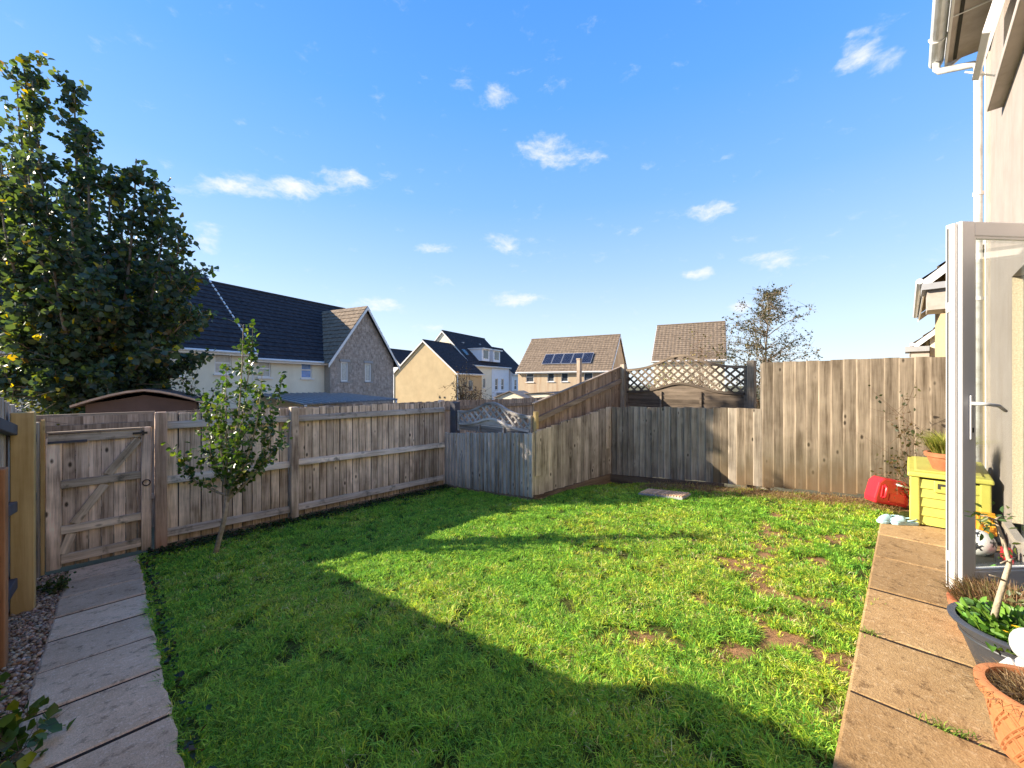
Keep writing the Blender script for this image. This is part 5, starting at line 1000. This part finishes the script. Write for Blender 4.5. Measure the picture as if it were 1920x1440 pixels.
# ------------------------------------------------------------------ lawn, gravel, weeds
def lawn():
    rng = np.random.default_rng(2); n = 270000; u = rng.uniform(.20,6.98,n); v = rng.uniform(.15,6.54,n)
    ok = ((u < 4.69) | (v < 4.18)) & (u > .20+.05*fbm(v*2, v)); u, v = u[ok], v[ok]; d = np.hypot(u, v); bare = bareness(u, v)
    rag = np.clip((.24-v)/.05+1, 0, 1)*.5; cl = vnoise(u, v, 9, 12, 2)
    dens = np.clip(2.4/d, .2, 1)**1.0*(1-np.clip(bare*.95, 0, .82))*(1-rag)*np.clip((cl-.22)*2.6, .05, 1)
    k = rng.random(len(u)) < dens; u, v, d, bare, cl = (q[k] for q in (u, v, d, bare, cl)); n = len(u); NB = 7
    tone = vnoise(u, v, 1.5, 31, 4); tall = vnoise(u, v, 4.5, 21, 3)
    dry = np.clip(.16+.4*bare+1.3*(tone-.5)+.16*np.clip((2.3-v)/2.3,0,1)*np.clip(u/4,0,1)+.25*np.clip((u-5.9)/.7,0,1), .02, .8)
    c = palette(n, [(.17,.42,.055),(.31,.58,.065),(.46,.70,.08)], [3,4,3.2], .22, rng)
    yl = rng.random(n) < dry; c[yl] = palette(int(yl.sum()), [(.64,.76,.07),(.72,.68,.16),(.74,.64,.33)], [4.5,2,.8], .2, rng)
    dk = rng.random(n) < .17; c[dk] *= .32
    Ht = (.012+.046*np.clip(tall-.22, 0, 1)+rng.uniform(0,.022,n))*np.clip(1-bare*.5, .4, 1)
    rep = lambda q: np.repeat(q, NB, axis=0); U, V2, D2_ = rep(u), rep(v), rep(d); N = len(U)
    az = rng.uniform(0,2*math.pi,N); rr = np.abs(rng.normal(0,.011,N))*(1+.12*D2_); P = np.stack([U+np.cos(az)*rr, V2+np.sin(az)*rr, G(U,V2)-.034],1)
    H = np.clip(rep(Ht)*rng.uniform(.55,1.35,N), .012, .11)+.006; Wd = np.clip(.0026+.00080*D2_, .0034, .0075)*rng.uniform(.7,1.3,N); lean = rng.uniform(.35,1.7,N)
    cc = np.clip(rep(c)*rng.uniform(.6,1.35,(N,1)), .003, .9)
    o = blades('grass', P, H, Wd, lean, cc, M['blade'], None, (0,0,0), rng, az+rng.normal(0,.7,N)); tag(o, 'short green lawn grass with thin and dry patches', 'grass', kind='stuff'); return N
print('BLADES', lawn())
def straw():
    rng = np.random.default_rng(13); n = 5200; u = 6.62+rng.normal(0,.19,n); v = rng.uniform(.05,3.3,n); k = (u < 6.98) & (u > 6.1); u, v = u[k], v[k]; n = len(u)
    P = np.stack([u,v,G(u,v)-.02+rng.uniform(0,.03,n)],1); c = palette(n, [(.36,.25,.12),(.26,.16,.08),(.46,.34,.18)], [3,3,1], .25, rng)
    tag(blades('straw', P, rng.uniform(.02,.06,n), rng.uniform(.004,.007,n), rng.uniform(1.0,2.6,n), c, M['blade'], None, (0,0,0), rng), 'dead straw and soil litter along the foot of the far fence', 'straw', kind='stuff')
straw()
def litter():
    rng = np.random.default_rng(14); n = 8200; u = rng.uniform(.3,4.66,n); v = 6.52-np.abs(rng.normal(0,.17,n)); k = rng.random(n) < .62+.5*fbm(u*2,v); u, v = u[k], v[k]
    m = 450; u2 = .245+np.abs(rng.normal(0,.03,m)); v2 = rng.uniform(.3,6.3,m); u = np.concatenate([u,u2]); v = np.concatenate([v,v2]); n = len(u)
    P = np.stack([u,v,G(u,v)-.02+rng.uniform(.0,.06,n)],1); V, F = leaf_mesh(P, rng.normal(size=(n,3))*np.array([1,1,.45])+np.array([0,0,.15]), rng.uniform(.018,.042,n), .7, .5, .1, rng)
    c = palette(n, [(.03,.065,.018),(.02,.035,.015),(.08,.05,.03),(.05,.10,.025)], [4,3,2,2], .3, rng); tag(npmesh('ground_weeds', V, F, M['leaf'], None, (0,0,0), np.repeat(c,6,0)), 'low dark weeds and leaf litter along the fence foot and path edge', 'weeds', kind='stuff')
litter()
def gravel():
    rng = np.random.default_rng(15); n = 5200; u = rng.uniform(-.66,-.335,n); v = rng.uniform(1.6,6.46,n); s = rng.uniform(.008,.022,n); P = np.stack([u,v,-.09*v-.022+rng.uniform(0,.02,n)],1)
    base = np.array([(1,0,0),(-1,0,0),(0,1,0),(0,-1,0),(0,0,.7),(0,0,-.7)],float); fc = np.array([(0,2,4),(2,1,4),(1,3,4),(3,0,4),(2,0,5),(1,2,5),(3,1,5),(0,3,5)])
    a = rng.uniform(0,2*math.pi,n); Rz = np.stack([np.cos(a),-np.sin(a),np.sin(a),np.cos(a)],1).reshape(n,2,2); B = base[None]*s[:,None,None]*rng.uniform(.6,1.4,(n,6,1))
    B[:,:,:2] = np.einsum('nij,nkj->nki', Rz, B[:,:,:2]); V = (B+P[:,None]).reshape(-1,3); F = (np.arange(n)[:,None,None]*6+fc[None]).reshape(-1,3)
    c = palette(n, [(.40,.29,.19),(.30,.19,.12),(.50,.40,.30),(.20,.14,.10)], [4,3,2,2], .3, rng); tag(npmesh('gravel', V, F, M['pebble'], None, (0,0,0), np.repeat(c,6,0)), 'strip of small brown gravel between side fence and path', 'gravel', kind='stuff')
gravel()
tag(grid('gravel_bed', -.72, -.336, 1.4, 6.5, 4, 30, lambda u, v: -.09*v-.02, M['soil']), kind='structure')
bush('ground_plant', 'low leafy plant with yellow green leaves at the bottom left beside the path', (-.45,2.78,-.26), (.27,.55,.30), 620, .060, [(.05,.10,.02),(.08,.14,.025),(.30,.30,.03)], [3,3,1.6], .004, 'leafshiny', 41, 22, .85, 'plant')
bush('weed_tuft', 'small green weed at the edge of the gravel by the gate', (-.36,5.75,-.53), (.13,.22,.13), 260, .03, [(.04,.08,.02),(.08,.11,.03)], [3,2], .002, 'leaf', 42, 14, .7, 'weed')

def joint_grass(label, u, v, n, seed):
    T = thing('grass_tuft', label, 'grass', (u, v, 0)); rng = np.random.default_rng(seed); P = np.stack([u+rng.normal(0,.012,n), v+rng.normal(0,.045,n), np.full(n,-.004)],1)
    blades('blades', P, rng.uniform(.015,.05,n), np.full(n,.0035), rng.uniform(.4,1.6,n), palette(n, [(.12,.25,.03),(.25,.36,.05)], [1,1], .25, rng), M['blade'], T, (u,v,0), rng, kind='stuff')
joint_grass('small grass tuft growing in a paving joint beside the nearest pot', 2.46, -.12, 70, 51)
joint_grass('small grass tuft growing where a paving joint meets the lawn', 3.10, .17, 45, 52)
